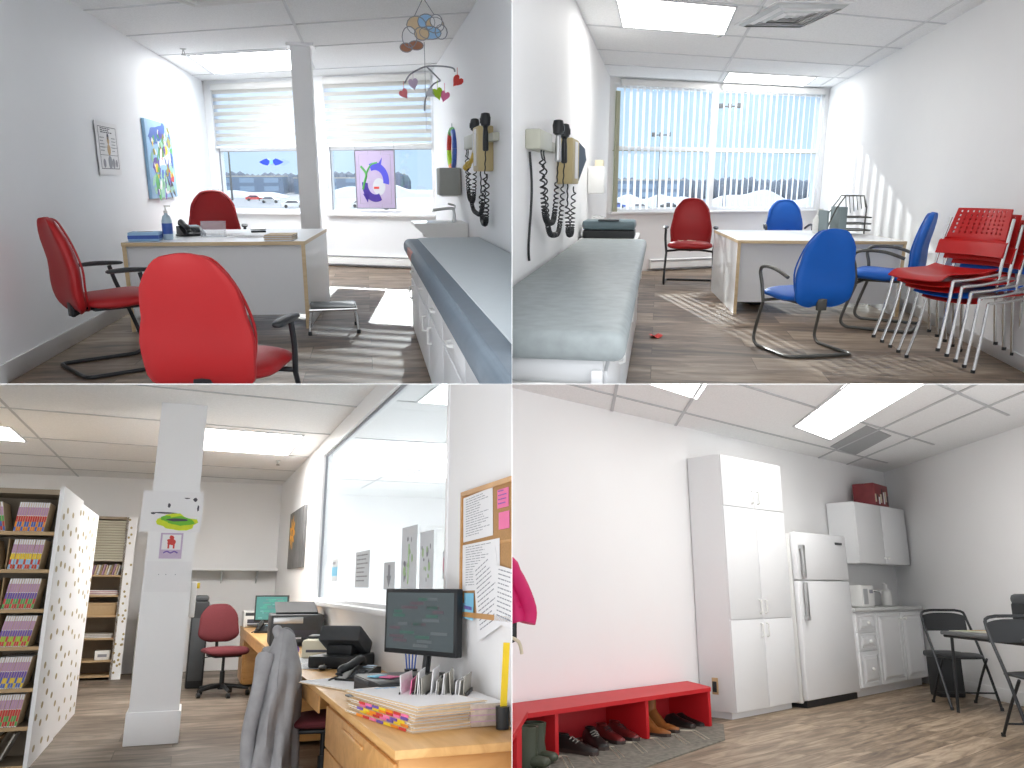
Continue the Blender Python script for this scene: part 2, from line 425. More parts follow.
def sprinkler(loc, label):
    t = thing('sprinkler_head', label, 'sprinkler', loc, 0, 'sprinkler heads')
    a = MB(); a.lathe([(.035, 0), (.035, -.006), (.012, -.012), (.012, -.03), (.004, -.03)]); part('escutcheon', a, STEEL, t)
    b = MB(); b.cyl((-.012, 0, -.03), (-.008, 0, -.06), .003, 6); b.cyl((.012, 0, -.03), (.008, 0, -.06), .003, 6); b.lathe([(.004, -.06), (.026, -.06), (.026, -.066), (.004, -.066)]); part('deflector', b, GREYM, t)
    return t

# ---------------------------------------------------------------- furniture
def armchair(label, loc, rz, vinyl, frame, arm, group=None, k=1.0, loop_arm=False, name='armchair'):
    t = thing(name, label, 'chair', loc, rz, group)
    s = MB(); s.pad([(.26 * k, .445 * k), (.15 * k, .465 * k), (-.05 * k, .455 * k), (-.23 * k, .46 * k)], [.20 * k, .255 * k, .25 * k, .20 * k], [.03 * k, .042 * k, .045 * k, .03 * k], rnd=.16, e=.55, bulge=.012)
    part('seat', s, vinyl, t)
    u = MB(); u.box(-.14 * k, .14 * k, -.17 * k, .17 * k, .395 * k, .42 * k, .01); part('seat_plate', u, frame, t)
    b = MB(); b.pad([(-.21 * k, .39 * k), (-.25 * k, .52 * k), (-.26 * k, .72 * k), (-.33 * k, .98 * k)], [.17 * k, .235 * k, .245 * k, .215 * k, .15 * k], [.03 * k, .045 * k, .045 * k, .035 * k], rnd=.2, e=.6, bulge=.03)
    bk = part('backrest', b, vinyl, t)
    # piping round the edge of the back
    w = MB()
    E_ = [(.04, .085), (.10, .140), (.25, .195), (.42, .224), (.60, .226), (.78, .188), (.90, .132), (.965, .07)]
    PB = smooth_pts([(0, -.21, .39), (0, -.25, .52), (0, -.26, .72), (0, -.33, .98)], 8)
    ring = []
    for sg in (1, -1):
        for q, hx in (E_ if sg > 0 else E_[::-1]):
            kk = q * (len(PB) - 1); ii = min(int(kk), len(PB) - 2); pp = PB[ii].lerp(PB[ii + 1], kk - ii)
            ring.append((sg * hx * k, (pp.y + .022) * k, pp.z * k))
    w.tube(ring + [ring[0]], .0065 * k, 6, sm=3)
    part('piping', w, vinyl, bk)
    br = MB(); br.box(-.04 * k, .04 * k, -.275 * k, -.25 * k, .36 * k, .55 * k, .006); br.tube([(0, -.26 * k, .37 * k), (0, -.2 * k, .395 * k), (0, -.1 * k, .41 * k)], .018, 8); part('back_bracket', br, frame, t)
    f = MB()
    P = [(0, -.30 * k, .014), (.22 * k, -.30 * k, .014), (.27 * k, -.27 * k, .014), (.275 * k, -.2 * k, .014), (.275 * k, .12 * k, .014), (.275 * k, .20 * k, .02), (.275 * k, .245 * k, .07), (.272 * k, .22 * k, .18 * k), (.262 * k, .155 * k, .38 * k)]
    f.tube(P, .013 * k, 10, sm=4); f.tube([(-a, b_, c) for a, b_, c in P], .013 * k, 10, sm=4)
    f.tube([(-.262 * k, .155 * k, .39 * k), (-.1 * k, .12 * k, .405 * k), (.1 * k, .12 * k, .405 * k), (.262 * k, .155 * k, .39 * k)], .012 * k, 8)
    part('sled_frame', f, frame, t)
    for sx in (-1, 1):
        g = MB()
        if loop_arm:
            g.tube([(sx * .262 * k, .155 * k, .38 * k), (sx * .275 * k, .17 * k, .52 * k), (sx * .285 * k, .19 * k, .62 * k), (sx * .288 * k, .13 * k, .665 * k), (sx * .285 * k, -.05 * k, .66 * k), (sx * .26 * k, -.2 * k, .61 * k)], .014 * k, 10, sm=4)
            part('armrest', g, arm, t)
        else:
            g.tube([(sx * .262 * k, .155 * k, .38 * k), (sx * .28 * k, .11 * k, .52 * k), (sx * .28 * k, .08 * k, .635 * k)], .014 * k, 8, sm=3)
            ap = part('arm_support', g, frame, t)
            a = MB(); a.T = T((sx * .28 * k, 0, .65 * k)); a.pad([(.17 * k, 0), (.0, .006), (-.12 * k, 0)], [.022 * k, .03 * k, .028 * k, .022 * k], [.012, .016, .012], rnd=.12, n=14, steps=12)
            part('armrest', a, arm, t)
    return t

def stack_chair(label, loc, rz, plastic, group):
    t = thing('stacking_chair', label, 'chair', loc, rz, group)
    K = 1.12; old = part
    def part_(nm, mb, m, p, **kw):
        mb.v = [(x * K, y * K, z * K) for x, y, z in mb.v]; return old(nm, mb, m, p, **kw)
    s = MB()
    def fs(u, v):
        x = (u - .5) * .46 * (1 - .12 * (1 - v)); y = .24 - v * .46
        z = .452 - .022 * math.cos(PI * (u - .5)) * math.sin(PI * min(1, v * 1.1)) - (.035 * max(0, (.16 - v) / .16) ** 1.5) + .02 * max(0, (v - .8) / .2) + .014 * abs(2 * u - 1) ** 3
        return (x, y, z)
    s.grid(fs, 18, 18, thick=.008); part_('seat', s, plastic, t)
    b = MB()
    def fb(u, v):
        w = .23 - .035 * v if v > .35 else .245
        x = (u - .5) * 2 * w; z = .56 + .30 * v
        y = -.245 - .09 * v - .045 * math.cos(PI * (u - .5)) + (.02 if v < .3 else 0)
        return (x, y, z)
    b.grid(fb, 34, 22, thick=.008, hole=lambda i, j: j >= 10 and j < 21 and j % 2 == 0 and i % 3 == 1 and 1 < i < 32)
    part_('backrest', b, plastic, t)
    for sx in (-1, 1):
        f = MB(); f.tube([(sx * .255, .255, .008), (sx * .235, .2, .22), (sx * .225, .165, .43)], .0105, 10, sm=3); part_('front_leg', f, CHROME, t)
        g = MB(); g.tube([(sx * .25, -.27, .008), (sx * .245, -.22, .3), (sx * .242, -.225, .46), (sx * .235, -.27, .66), (sx * .225, -.31, .80)], .0105, 10, sm=3); part_('rear_leg', g, CHROME, t)
        h = MB(); h.tube([(sx * .225, .165, .43), (sx * .23, 0, .435), (sx * .242, -.225, .46)], .0095, 8); part_('seat_rail', h, CHROME, t)
        for yy in (.255, -.27):
            q = MB(); q.cyl((sx * .2525, yy, 0), (sx * .2525, yy, .02), .014, 10); part_('foot_cap', q, BLACK, t)
    return t

def office_desk(label, loc, W, D, rz=0, name='office_desk', H=.75, modesty=True, in_drawer=False):
    """white laminate desk with beech edging; origin at the middle of its front edge, on the floor"""
    t = thing(name, label, 'desk', loc, rz)
    a = MB(); a.box(-W / 2, W / 2, 0, D, H - .028, H, 0); tp = part('desktop', a, WHITE, t)
    e = MB(); e.box(-W / 2 - .003, W / 2 + .003, -.004, .0, H - .03, H + .001); e.box(W / 2, W / 2 + .004, -.004, D, H - .03, H + .001); e.box(-W / 2 - .004, -W / 2, -.004, D, H - .03, H + .001); part('beech_edging', e, BEECH, tp, smooth=0)
    for sx in (-1, 1):
        p = MB(); x0 = sx * (W / 2 - .014); p.box(min(x0 - .014, x0 + .014), max(x0 - .014, x0 + .014), .01, D - .01, 0, H - .03); sp = part('side_panel', p, WHITE, t)
        q = MB(); q.box(x0 - .016, x0 + .016, .004, .010, 0, H - .03); part('beech_edging', q, BEECH, sp, smooth=0)
    m = MB(); m.box(-W / 2 + .028, W / 2 - .028, .05, .068, .12 if modesty else .35, H - .03); part('modesty_panel', m, WHITE, t)
    return t

def text_rows(mb, x0, x1, z0, z1, rows, y=0., mi=1, rnd=None, fill=.55, words=True):
    """lines of print on the x-z plane facing -y"""
    rnd = rnd or random
    for r in range(rows):
        zt = z1 - (z1 - z0) * (r + .1) / rows; zb = zt - (z1 - z0) / rows * fill; x = x0
        e = x0 + (x1 - x0) * rnd.uniform(.55, 1)
        while x < e:
            w = min((x1 - x0) * rnd.uniform(.06, .2), e - x); mb.add([(x, y, zb), (x + w, y, zb), (x + w, y, zt), (x, y, zt)], [(0, 1, 2, 3)], mi); x += w + (x1 - x0) * .025

def coil(p0, p1, sag, r=.012, turns=26, wire=.0035, straight=.12):
    """points of a coiled cord hanging as a U between p0 and p1"""
    p0, p1 = Vector(p0), Vector(p1); pts = []
    N = turns * 8
    def base(t):
        p = p0.lerp(p1, t); p = p + Vector((0, 0, -sag * (1 - (2 * t - 1) ** 4) )); return p
    for i in range(N + 1):
        t = i / N; p = base(t); q = base(min(1, t + .002)); tg = (q - base(max(0, t - .002))).normalized()
        s = tg.cross(Vector((0, 1, 0)));  s = s.normalized() if s.length > .1 else tg.orthogonal().normalized(); u = tg.cross(s)
        a = 2 * PI * turns * t; k = 1 if straight < t < 1 - straight * .3 else .15
        pts.append(p + (s * math.cos(a) + u * math.sin(a)) * r * k)
    return pts

# =================================================================== ROOM 1 : consulting room with red chairs
RM = R1
XL, XR, H1 = -2.31, .97, 2.67
A1, B1 = (XL, 13.3), (XR, 11.5)
k1 = (11.5 - 13.3) / (XR - XL)
def by1(x, y): return y + k1 * (x - XL)                       # a line parallel to the window wall
poly_slab('floor', [(XL - .1, 3.5), (XR + .3, 3.5), (XR + .3, by1(XR + .3, 13.3) + .3), (XL - .1, 13.6)], -.05, 0, FL1)
poly_slab('ceiling', [(XL - .1, 2.2), (XR + .1, 2.2), (XR + .1, 11.6), (XL - .1, 13.5)], H1, H1 + .06, TILE)
wall_holes('wall_left', (XL, 2.0), (XL, 13.35), H1, .1, [], WALL)
wall_holes('wall_right', (XR, 11.55), (XR, 3.6), H1, .1, [], WALL)
W1A = (.13, 1.70, .77, 2.60); W1B = (2.04, 3.74, .77, 2.62)
_, BT1 = wall_holes('wall_back', A1, B1, H1, .18, [W1A, W1B], WALL)
mb = MB(); mb.box(XL, XL + .014, 2.5, 13.2, 0, .13, .004); struct('baseboard_left', mb, TRIM)
# ceiling grid
gl = [((XL, y), (XR, by1(XR, y))) for y in (8.0, 9.3, 10.65, 12.55, 6.7, 5.4)]
gl += [((-.58, 3.0), (-.58, by1(-.58, 12.55))), ((-2.0, 10.65 + k1 * .37), (-2.0, by1(-2.0, 12.55)))]
grid_lines('trim_1', gl, H1)
troffer('glowing rectangular ceiling light next to the white pillar above the windows', [(-1.98, by1(-1.98, 10.75)), (-.62, by1(-.62, 10.75)), (-.62, by1(-.62, 12.45)), (-1.98, by1(-1.98, 12.45))], H1, m=LAMPB)
t = thing('ceiling_vent', 'white ceiling vent at the top edge above the red chair room', 'ceiling vent', (-1.15, 7.0, H1), math.atan(k1))
a = MB()
for i in range(4): r0 = .42 - i * .1; a.tube([(-r0, -r0, -.012), (r0, -r0, -.012), (r0, r0, -.012), (-r0, r0, -.012)], .014, 4, closed=True)
part('louvres', a, WHITEP, t); a = MB(); a.box(-.44, .44, -.44, .44, -.008, 0); part('plate', a, TRIM, t)
sprinkler((-1.93, 10.1, H1), 'small dark sprinkler head above the left wall with the painting')
# pillar
mb = MB(); mb.box(-.72, -.51, 9.45, 9.75, 0, H1); mb.box(-.735, -.495, 9.43, 9.77, 0, .16, .006); mb.box(-.76, -.47, 9.41, 9.79, H1 - .03, H1); struct('trim_2', mb, TRIM)
# windows
for n, (s0, s1, z0, z1) in (('window_1', W1A), ('window_2', W1B)):
    mb = MB(); mb.T = BT1
    mb.box(s0, s0 + .05, .02, .1, z0, z1); mb.box(s1 - .05, s1, .02, .1, z0, z1); mb.box(s0, s1, .02, .1, z0, z0 + .05); mb.box(s0, s1, .02, .1, z1 - .05, z1); mb.box(s0, s1, .02, .1, 1.66, 1.72)
    w = struct(n, mb, TRIM, smooth=0)
    mb = MB(); mb.T = BT1; mb.box(s0 + .05, s1 - .05, .055, .06, z0 + .05, z1 - .05); g = struct('window_pane', mb, PANE, w, smooth=0)
    mb = MB(); mb.T = BT1; mb.box(s0 - .02, s1 + .02, -.06, .02, z0 - .035, z0, .006); struct('window_sill', mb, TRIM, w)
    mb = MB(); mb.T = BT1; mb.box(s0 + .045, s0 + .058, .01, .03, z0 + .04, z1, 0); mb.box(s0 + .04, s1 - .04, .012, .03, 1.652, 1.664); struct('gasket', mb, INKG, w)
def zebra(label, s0, s1, z0, z1):
    M = BT1 @ T(((s0 + s1) / 2, -.02, z1)); t = thing('roller_blind', label, 'blind', M.translation, math.atan(k1), 'striped roller blinds'); w = (s1 - s0) / 2 - .01
    a = MB(); a.box(-w, w, -.03, .02, -.09, 0, .01); part('cassette', a, WHITEP, t)
    a = MB(); b = MB(); n = 8; hh = (z1 - z0 - .1) / n
    for i in range(n):
        zt = -.09 - i * hh
        a.box(-w + .01, w - .01, .0, .0012, zt - hh * .52, zt); b.box(-w + .01, w - .01, .0, .0012, zt - hh, zt - hh * .52)
    part('opaque_bands', a, BLINDW, t, smooth=0); part('sheer_bands', b, BLINDS, t, smooth=0)
    a = MB(); a.box(-w + .005, w - .005, -.012, .012, z0 - z1 - .0, z0 - z1 + .035, .008); part('bottom_bar', a, WHITEP, t)
zebra('striped roller blind half lowered over the window left of the pillar', W1A[0] + .02, W1A[1] - .01, 1.70, 2.62)
zebra('striped roller blind half lowered over the wide window right of the pillar', W1B[0] + .01, W1B[1] - .01, 1.70, 2.64)
# heater
def heater(label, M, rz, L, group):
    t = thing('baseboard_heater', label, 'heater', M, rz, group)
    a = MB(); a.prism([(0, .03), (-.07, .03), (-.075, .05), (-.06, .13), (-.045, .17), (0, .18)], 0, L, axis='x'); part('casing', a, WHITEP, t, smooth=0)
    a = MB(); a.box(.01, L - .01, -.064, -.03, .150, .162); a.box(.01, L - .01, -.077, -.05, .03, .040); part('air_slot', a, INKG, t, smooth=0)
p = BT1 @ Vector((1.85, -.004, 0)); heater('long white baseboard heater under the window right of the pillar', p, math.atan(k1), 1.9, 'baseboard heaters')

# wall art on the left wall (faces +x): local x runs along the wall
poster = thing('hand_washing_poster', 'laminated instruction poster with dark border on the left wall', 'poster', (XL + .012, 8.18, 1.30), PI / 2)
a = MB(); a.box(-.33, .33, -.004, 0, 0, .46, 0); part('sheet', a, PAPER, poster, smooth=0)
rn = random.Random(3); a = MB()
for (x0, x1, z0, z1) in ((-.27, .27, .415, .42), (-.27, .27, .05, .056), (-.27, -.26, .05, .42), (.26, .27, .05, .42), (-.26, .26, .17, .174), (-.26, -.05, .24, .243), (.06, .26, .24, .243)): a.add([(x0, -.0055, z0), (x1, -.0055, z0), (x1, -.0055, z1), (x0, -.0055, z1)], [(0, 1, 2, 3)], 0)
text_rows(a, -.2, .24, .36, .41, 3, -.0055, 0, rn); text_rows(a, -.24, -.1, .19, .33, 5, -.0055, 1, rn, .3); text_rows(a, .1, .24, .19, .33, 5, -.0055, 1, rn, .3)

for cx, cz, r, mi in ((0, .30, .035, 2), (0, .335, .03, 0), (0, .22, .05, 2), (-.17, .10, .04, 1), (0, .11, .06, 1), (.1, .1, .045, 1), (.19, .1, .035, 1)):
    a.add([(cx + r * math.cos(q * PI / 6), -.0062, cz + r * math.sin(q * PI / 6)) for q in range(12)], [tuple(range(12))], mi)
part('print', a, [INK, INKG, KRAFT], poster, smooth=0)
paint = thing('canvas_painting', 'colourful abstract canvas painting of blue, yellow and green strokes', 'painting', (XL + .002, 10.1, 1.05), PI / 2)
a = MB(); a.box(-.62, .62, -.035, 0, 0, .84, .004); part('canvas', a, SKY, paint)
a = MB(); rn = random.Random(11)
def blot(mb, cx, cz, rx, rz_, mi, y, n=14, rot=0, rn=rn):
    pts = []
    for q in range(n):
        r = rn.uniform(.75, 1.15); u_, v_ = rx * r * math.cos(2 * PI * q / n), rz_ * r * math.sin(2 * PI * q / n)
        pts.append((cx + u_ * math.cos(rot) - v_ * math.sin(rot), y, cz + u_ * math.sin(rot) + v_ * math.cos(rot)))
    mb.add(pts, [tuple(range(n))], mi)
L_ = [(-.1, .70, .42, .10, 1, .1), (-.35, .66, .16, .1, 1, .3), (.18, .76, .1, .08, 1, .9), (.4, .62, .11, .07, 6, 0), (-.02, .5, .12, .12, 2, 0), (-.3, .35, .16, .09, 3, .1), (-.28, .33, .08, .05, 5, 0),
      (.22, .52, .10, .07, 5, .5), (.2, .42, .30, .06, 0, .1), (0, .25, .5, .03, 5, .05), (.3, .3, .16, .08, 6, 0), (.38, .24, .14, .07, 4, -.4), (-.3, .14, .09, .16, 2, .5), (-.12, .14, .08, .17, 7, 0), (.06, .12, .06, .16, 3, -.4),
      (.24, .12, .04, .19, 8, .6), (.4, .1, .05, .16, 8, .9), (.15, .08, .16, .04, 0, 0), (-.45, .2, .1, .04, 7, .6), (.48, .45, .06, .12, 1, .1), (-.02, .5, .05, .09, 4, 0), (.3, .08, .1, .03, 7, .3)]
L_ += [(rn.uniform(-.5, .5), rn.uniform(.06, .78), rn.uniform(.02, .07), rn.uniform(.015, .05), rn.choice((0, 1, 2, 3, 5, 6, 7, 7, 0)), rn.uniform(-1, 1)) for _ in range(70)]
for i, (cx, cz, rx, rz_, mi, ro) in enumerate(L_): blot(a, cx, cz, rx, rz_, mi, -.0355 - i * .00008, rot=ro)
part('brushwork', a, [PAPER, BLU, GRN, VIO, REDP, YEL, mat('olive_paint', (.35, .33, .08), .6, noise=.2), mat('mint_paint', (.35, .62, .45), .6, noise=.2), INK], paint, smooth=0)

# chairs
armchair('red padded chair with black sled legs seen from behind in front of the desk', (-.65, 3.72, 0), -.22, RED, BLACKM, BLACK, 'red padded armchairs', k=1.0)
armchair('red padded chair turned sideways against the left wall below the poster', (-1.72, 5.85, 0), -.98, RED, BLACKM, BLACK, 'red padded armchairs', k=1.05)
armchair('red high-backed chair tucked behind the white desk facing the room', (-1.66, 9.45, 0), PI + .15, RED, BLACKM, BLACK, 'red padded armchairs', k=1.16)
# desk
office_desk('white desk with beech edging between the red chairs and the pillar', (-1.26, 7.12, 0), 1.48, 1.75, -.06)
def tissue(label, loc, rz):
    t = thing('tissue_box', label, 'tissue box', loc, rz); a = MB(); a.box(-.12, .12, -.1, .1, 0, .075, .004); part('carton', a, BLU if False else SKY, t)
    a = MB(); a.box(-.122, .122, -.102, .102, .02, .05); part('printed_band', a, BLU, t, smooth=0); a = MB(); a.lathe([(.05, .075), (.05, .077), (.0, .077)], sx=1.3, sy=.6); part('opening', a, INKG, t)
tissue('blue tissue box on the front left corner of the white desk', (-1.86, 7.38, .751), .05)
t = thing('sanitizer_bottle', 'clear pump bottle of hand sanitizer with blue label on the desk', 'bottle', (-1.70, 7.48, .751), .2)
a = MB(); a.lathe([(.035, 0), (.042, .01), (.042, .16), (.03, .2), (.014, .215), (.014, .23)], n=18); part('body', a, mat('clear_blue_plastic', (.55, .72, .85), .15, noise=.02), t)
a = MB(); a.lathe([(.0425, .05), (.0432, .05), (.0432, .14), (.0425, .14)], n=18); part('label_sticker', a, BLU, t)
a = MB(); a.lathe([(.018, .225), (.018, .245), (.006, .247), (.006, .28)], n=12); a.box(-.012, .045, -.012, .012, .278, .292, .004); part('pump', a, WHITEP, t)
def desk_phone(label, loc, rz, group=None, col=None):
    col = col or BLACK; t = thing('desk_phone', label, 'telephone', loc, rz, group)
    a = MB(); a.prism([(-.1, 0), (.11, 0), (.11, .085), (.07, .09), (-.1, .025)], -.1, .1, axis='x'); part('base', a, col, t, smooth=0)
    a = MB(); a.T = T((0, .0, .0)); 
    for i in range(4):
        for j in range(3): a.box(.0 + j * .027, .02 + j * .027, -.07 + i * .024, -.053 + i * .024, .035 + i * .0095, .045 + i * .0095)
    part('keypad', a, DGREY, t)
    a = MB(); a.add([(.0, .045, .083), (.085, .045, .083), (.085, .095, .0925), (.0, .095, .0925)], [(0, 1, 2, 3)]); part('display', a, mat('lcd_blue', (.25, .42, .6), .3, noise=.05), t)
    a = MB(); a.tube([(-.055, -.11, .045), (-.055, -.09, .075), (-.055, 0, .095), (-.055, .09, .125), (-.055, .115, .10)], [.026, .024, .016, .024, .026], 12, sm=4); part('handset', a, col, t)
    a = MB(); a.tube([(-.055, -.115, .04), (-.12, -.13, .012), (-.14, -.02, .01), (-.11, .07, .012)], .006, 6, sm=6); part('handset_cord', a, col, t)
    return t
desk_phone('black desk phone beside the sanitizer bottle on the white desk', (-1.60, 7.95, .751), .5)
def paper_sheet(label, loc, rz, w=.21, h=.30, group=None, m=None, name='paper_sheet', printed=True, seed=1, th=.0012):
    t = thing(name, label, 'paper', loc, rz, group); a = MB(); a.box(-w / 2, w / 2, -h / 2, h / 2, 0, th); part('sheet', a, m or PAPER, t, smooth=0)
    if printed:
        b = MB(); text_rows(b, -w * .4, w * .4, -h * .42, h * .42, 9, 0, 0, random.Random(seed), .28); b.v = [(x, z, th + .0004) for x, y, z in b.v]; part('print', b, INKG, t, smooth=0)
    return t
paper_sheet('white form lying in the middle of the white desk', (-1.30, 8.0, .751), .1, .34, .42, seed=2)
paper_sheet('long paper lying right of centre on the white desk', (-1.06, 7.75, .751), -.2, .30, .4, seed=3)
paper_sheet('blue-inked paper beside the black phone on the desk', (-1.52, 8.15, .751), .3, .30, .4, seed=4)
t = thing('acrylic_card_holder', 'clear acrylic card holder standing in the middle of the desk', 'holder', (-1.37, 7.75, .752), 0)
a = MB(); a.grid(lambda u, v: ((u - .5) * .22, .03 * v, v * .14), 4, 4, thick=.003); part('back_plate', a, LACE, t); a = MB(); a.tube([(-.1, -.03, .0), (-.105, -.03, .07), (-.09, 0, .12)], .003, 6, sm=4); a.tube([(.1, -.03, .0), (.105, -.03, .07), (.09, 0, .12)], .003, 6, sm=4); a.box(-.11, .11, -.04, .03, 0, .004); part('stand', a, LACE, t)
t = thing('hole_punch', 'small black hole punch near the back of the white desk', 'hole punch', (-1.05, 8.35, .75), .2); a = MB(); a.box(-.07, .07, -.03, .03, 0, .015, .004); part('base', a, BLACK, t); a = MB(); a.box(-.075, .075, -.02, .03, .02, .04, .008); part('lever', a, STEEL, t)
t = thing('file_stack', 'stack of manila files on the right corner of the white desk', 'files', (-.74, 7.35, .75), -.06)
for i in range(6): a = MB(); a.box(-.12 + .004 * (i % 3), .12 + .003 * (i % 2), -.16, .16, i * .008, i * .008 + .0065, 0); part('folder', a, MANILA if i % 2 else PAPER, t, smooth=0)
# step stool
t = thing('step_stool', 'low chrome step stool with black ribbed top beside the white desk', 'stool', (-.31, 6.95, 0), .06)
a = MB(); a.box(-.185, .185, -.17, .2, .205, .225, .006); part('rubber_top', a, BLACK, t)
a = MB(); a.tube([(-.19, -.175, .205), (.19, -.175, .205), (.19, .205, .205), (-.19, .205, .205)], .012, 8, closed=True); part('top_rim', a, CHROME, t)
for sx in (-1, 1):
    for sy in (-1, 1):
        a = MB(); a.tube([(sx * .17, .015 + sy * .17, .2), (sx * .19, .015 + sy * .18, .14), (sx * .2, .015 + sy * .2, .02)], .011, 8, sm=3); l = part('leg', a, CHROME, t)
        a = MB(); a.lathe([(.017, 0), (.017, .03), (.012, .034)], (sx * .2, .015 + sy * .2, 0), 10); part('rubber_tip', a, BLACK, l)
# exam table
t = thing('exam_table', 'long grey padded exam table on white drawers along the right wall', 'exam table', (.30, 6.85, 0), 0)
a = MB(); a.box(0, .66, -5.4, 0, .66, .78, .05, seg=4); part('padded_top', a, VINYLD, t)
a = MB(); a.box(.12, .64, -5.38, -.04, .775, .786, .004); part('paper_roll_cover', a, PAPERR, t)
a = MB(); a.box(.07, .66, -5.4, -.02, 0, .655, .004); part('cabinet', a, WHITE, t)
for i in range(5):
    y1 = -.06 - i * .95
    for z0, z1, nm in ((.47, .64, 'drawer'), (.05, .455, 'door')):
        a = MB(); a.box(.055, .07, y1 - .9, y1, z0, z1, .003); d = part(nm, a, WHITE, t)
        yc = y1 - .45 if nm == 'drawer' else y1 - (.72 if i % 2 else .2)
        zc = (z0 + z1) / 2 if nm == 'drawer' else .36
        b = MB(); b.tube([(.055, yc - .06, zc), (.03, yc - .05, zc), (.03, yc + .05, zc), (.055, yc + .06, zc)] if nm == 'drawer' else [(.055, yc, zc - .05), (.03, yc, zc - .045), (.03, yc, zc + .045), (.055, yc, zc + .05)], .008, 8); part('handle', b, WHITEP, d)
a = MB(); a.box(-.004, .02, -1.15, -.72, .70, .765, .004); part('red_label', a, mat('faded_red_label', (.55, .28, .25), .6, noise=.2, nscale=30), t)
# basin
t = thing('hand_basin', 'white wall basin with curved chrome tap beyond the exam table', 'sink', (.70, 8.05, .68), 0)
a = MB(); a.prism([(-.25, .17), (-.25, .145), (-.13, .04), (.0, 0), (.262, 0), (.262, .17)], -.3, .3, axis='y'); part('basin', a, WHITEP, t, smooth=0)
a = MB(); a.lathe([(.0, .02), (.1, .03), (.14, .171), (.15, .173)], (-.05, 0, 0), 20, sy=1.4); part('bowl', a, STEEL, t)
a = MB(); a.tube([(.16, .0, .17), (.16, .0, .27), (.13, 0, .30), (-.03, 0, .285), (-.045, 0, .27)], [.02, .018, .017, .014, .014], 12, sm=4); a.lathe([(.026, .17), (.026, .19)], (.16, 0, 0), 14); a.tube([(.16, 0, .29), (.17, 0, .325), (.10, .0, .345)], .009, 8, sm=3); part('tap', a, STEEL, t)
# soap dispenser
t = thing('soap_dispenser', 'grey paper towel dispenser on the right wall above the basin', 'dispenser', (.964, 8.45, 1.10), 0)
a = MB(); a.box(-.22, 0, -.17, .17, 0, .27, .012); part('housing', a, BGREY, t); a = MB(); a.box(-.20, -.03, -.14, .14, -.012, .004); part('slot', a, WHITEP, t)
# wreath ornament
t = thing('ring_ornament', 'oval stained glass ring in green, orange and blue on the right wall', 'ornament', (.955, 9.0, 1.57), -PI / 2)
a = MB()
for i in range(24):
    q0, q1 = 2 * PI * i / 24, 2 * PI * (i + 1) / 24; rx, rz_ = .28, .20
    a.tube([(rx * math.cos(q), 0, rz_ * math.sin(q)) for q in (q0, (q0 + q1) / 2, q1)], .032, 8, mi=(0, 1, 2, 3, 4, 0)[i // 4])
part('ring', a, [BLU, GRN, REDP, LIME, ORG], t); a = MB(); a.cyl((0, 0, .2), (0, 0, .27), .003, 6); part('hanging_thread', a, INKG, t)

# wall mounted diagnostic set. local x along the wall, -y into the room
def diag_set(label, loc, rz, boxx, scopes, mano, cuff=None, group='wall diagnostic sets'):
    t = thing('diagnostic_set', label, 'diagnostic set', loc, rz, group)
    x0, x1 = boxx; a = MB(); a.box(x0, x1, -.09, 0, -.05, .06, .01); part('transformer', a, PUTTY, t)
    a = MB(); a.box(scopes[0] - .08, scopes[-1] + .08, -.05, 0, -.03, .03, .008); part('cradle', a, PUTTY, t)
    for i, sx in enumerate(scopes):
        a = MB(); a.lathe([(.016, -.10), (.022, -.09), (.02, .02), (.016, .06), (.02, .07)], (sx, -.09, 0), 14, sx=1.5); h = part('scope_handle', a, STEEL if i % 2 == 0 else BLACK, t)
        b = MB(); b.lathe([(.02, .07), (.034, .08), (.038, .13), (.03, .16), (.015, .165)], (sx, -.09, 0), 14, sx=1.3); b.cyl((sx, -.13, .11), (sx, -.07, .11), .02); part('scope_head', b, BLACK, h)
        b = MB(); b.tube(coil((sx, -.09, -.1), (x0 + .1 + .1 * i, -.08, -.05), .40 + .09 * i, .014, 52, straight=.05), .005, 5); part('coiled_cord', b, BLACK, t)
    m0, m1 = mano; a = MB(); a.box(m0, m1, -.12, 0, -.24, .09, .012); mm = part('sphygmomanometer', a, mat('tan_plastic', (.52, .42, .22), .5, noise=.04), t)
    b = MB(); b.box(m0 + (m1 - m0) * .3, m0 + (m1 - m0) * .7, -.126, -.12, -.2, .07, .003); part('scale', b, PAPER, mm)
    if cuff:
        a = MB(); c0, c1 = cuff; a.T = T((c0, -.06, -.2), 0, 0, -.0)
        a.prism([(0, -.02), (.10, -.04), (c1 - c0, .17), (c1 - c0 - .15, .26), (0, .30)], -.035, .035, axis='y'); a.prism([(0.05, 0), (c1 - c0 - .1, .16), (.05, .2)], -.042, -.034, axis='y'); part('blood_pressure_cuff', a, mat('navy_cloth', (.03, .055, .09), .85, noise=.1), t, smooth=0)
    b = MB(); b.tube(coil((m0 + (m1 - m0) * .25, -.07, -.24), (m1 + .12, -.07, -.26), .38, .018, 40, straight=.06), .0055, 5); part('cuff_cord', b, BLACK, t)
    return t
ds = diag_set('grey wall diagnostic set with black coiled cords on the right wall', (.97, 7.2, 1.56), -PI / 2, (-.12, .45), [.62, 1.2], (.72, 1.0))
a = MB(); a.tube([(.3, -.05, -.05), (.32, -.07, -.13), (.2, -.09, -.18)], .02, 8, sm=3); a.ball((.16, -.09, -.18), .035, .03, .03); a.ball((.02, -.09, -.2), .035, .03, .03); a.tube([(.16, -.09, -.18), (.02, -.09, -.2)], .015, 8); part('yellow_specula', a, mat('mustard_plastic', (.62, .42, .06), .45), ds, 'yellow tip holders')

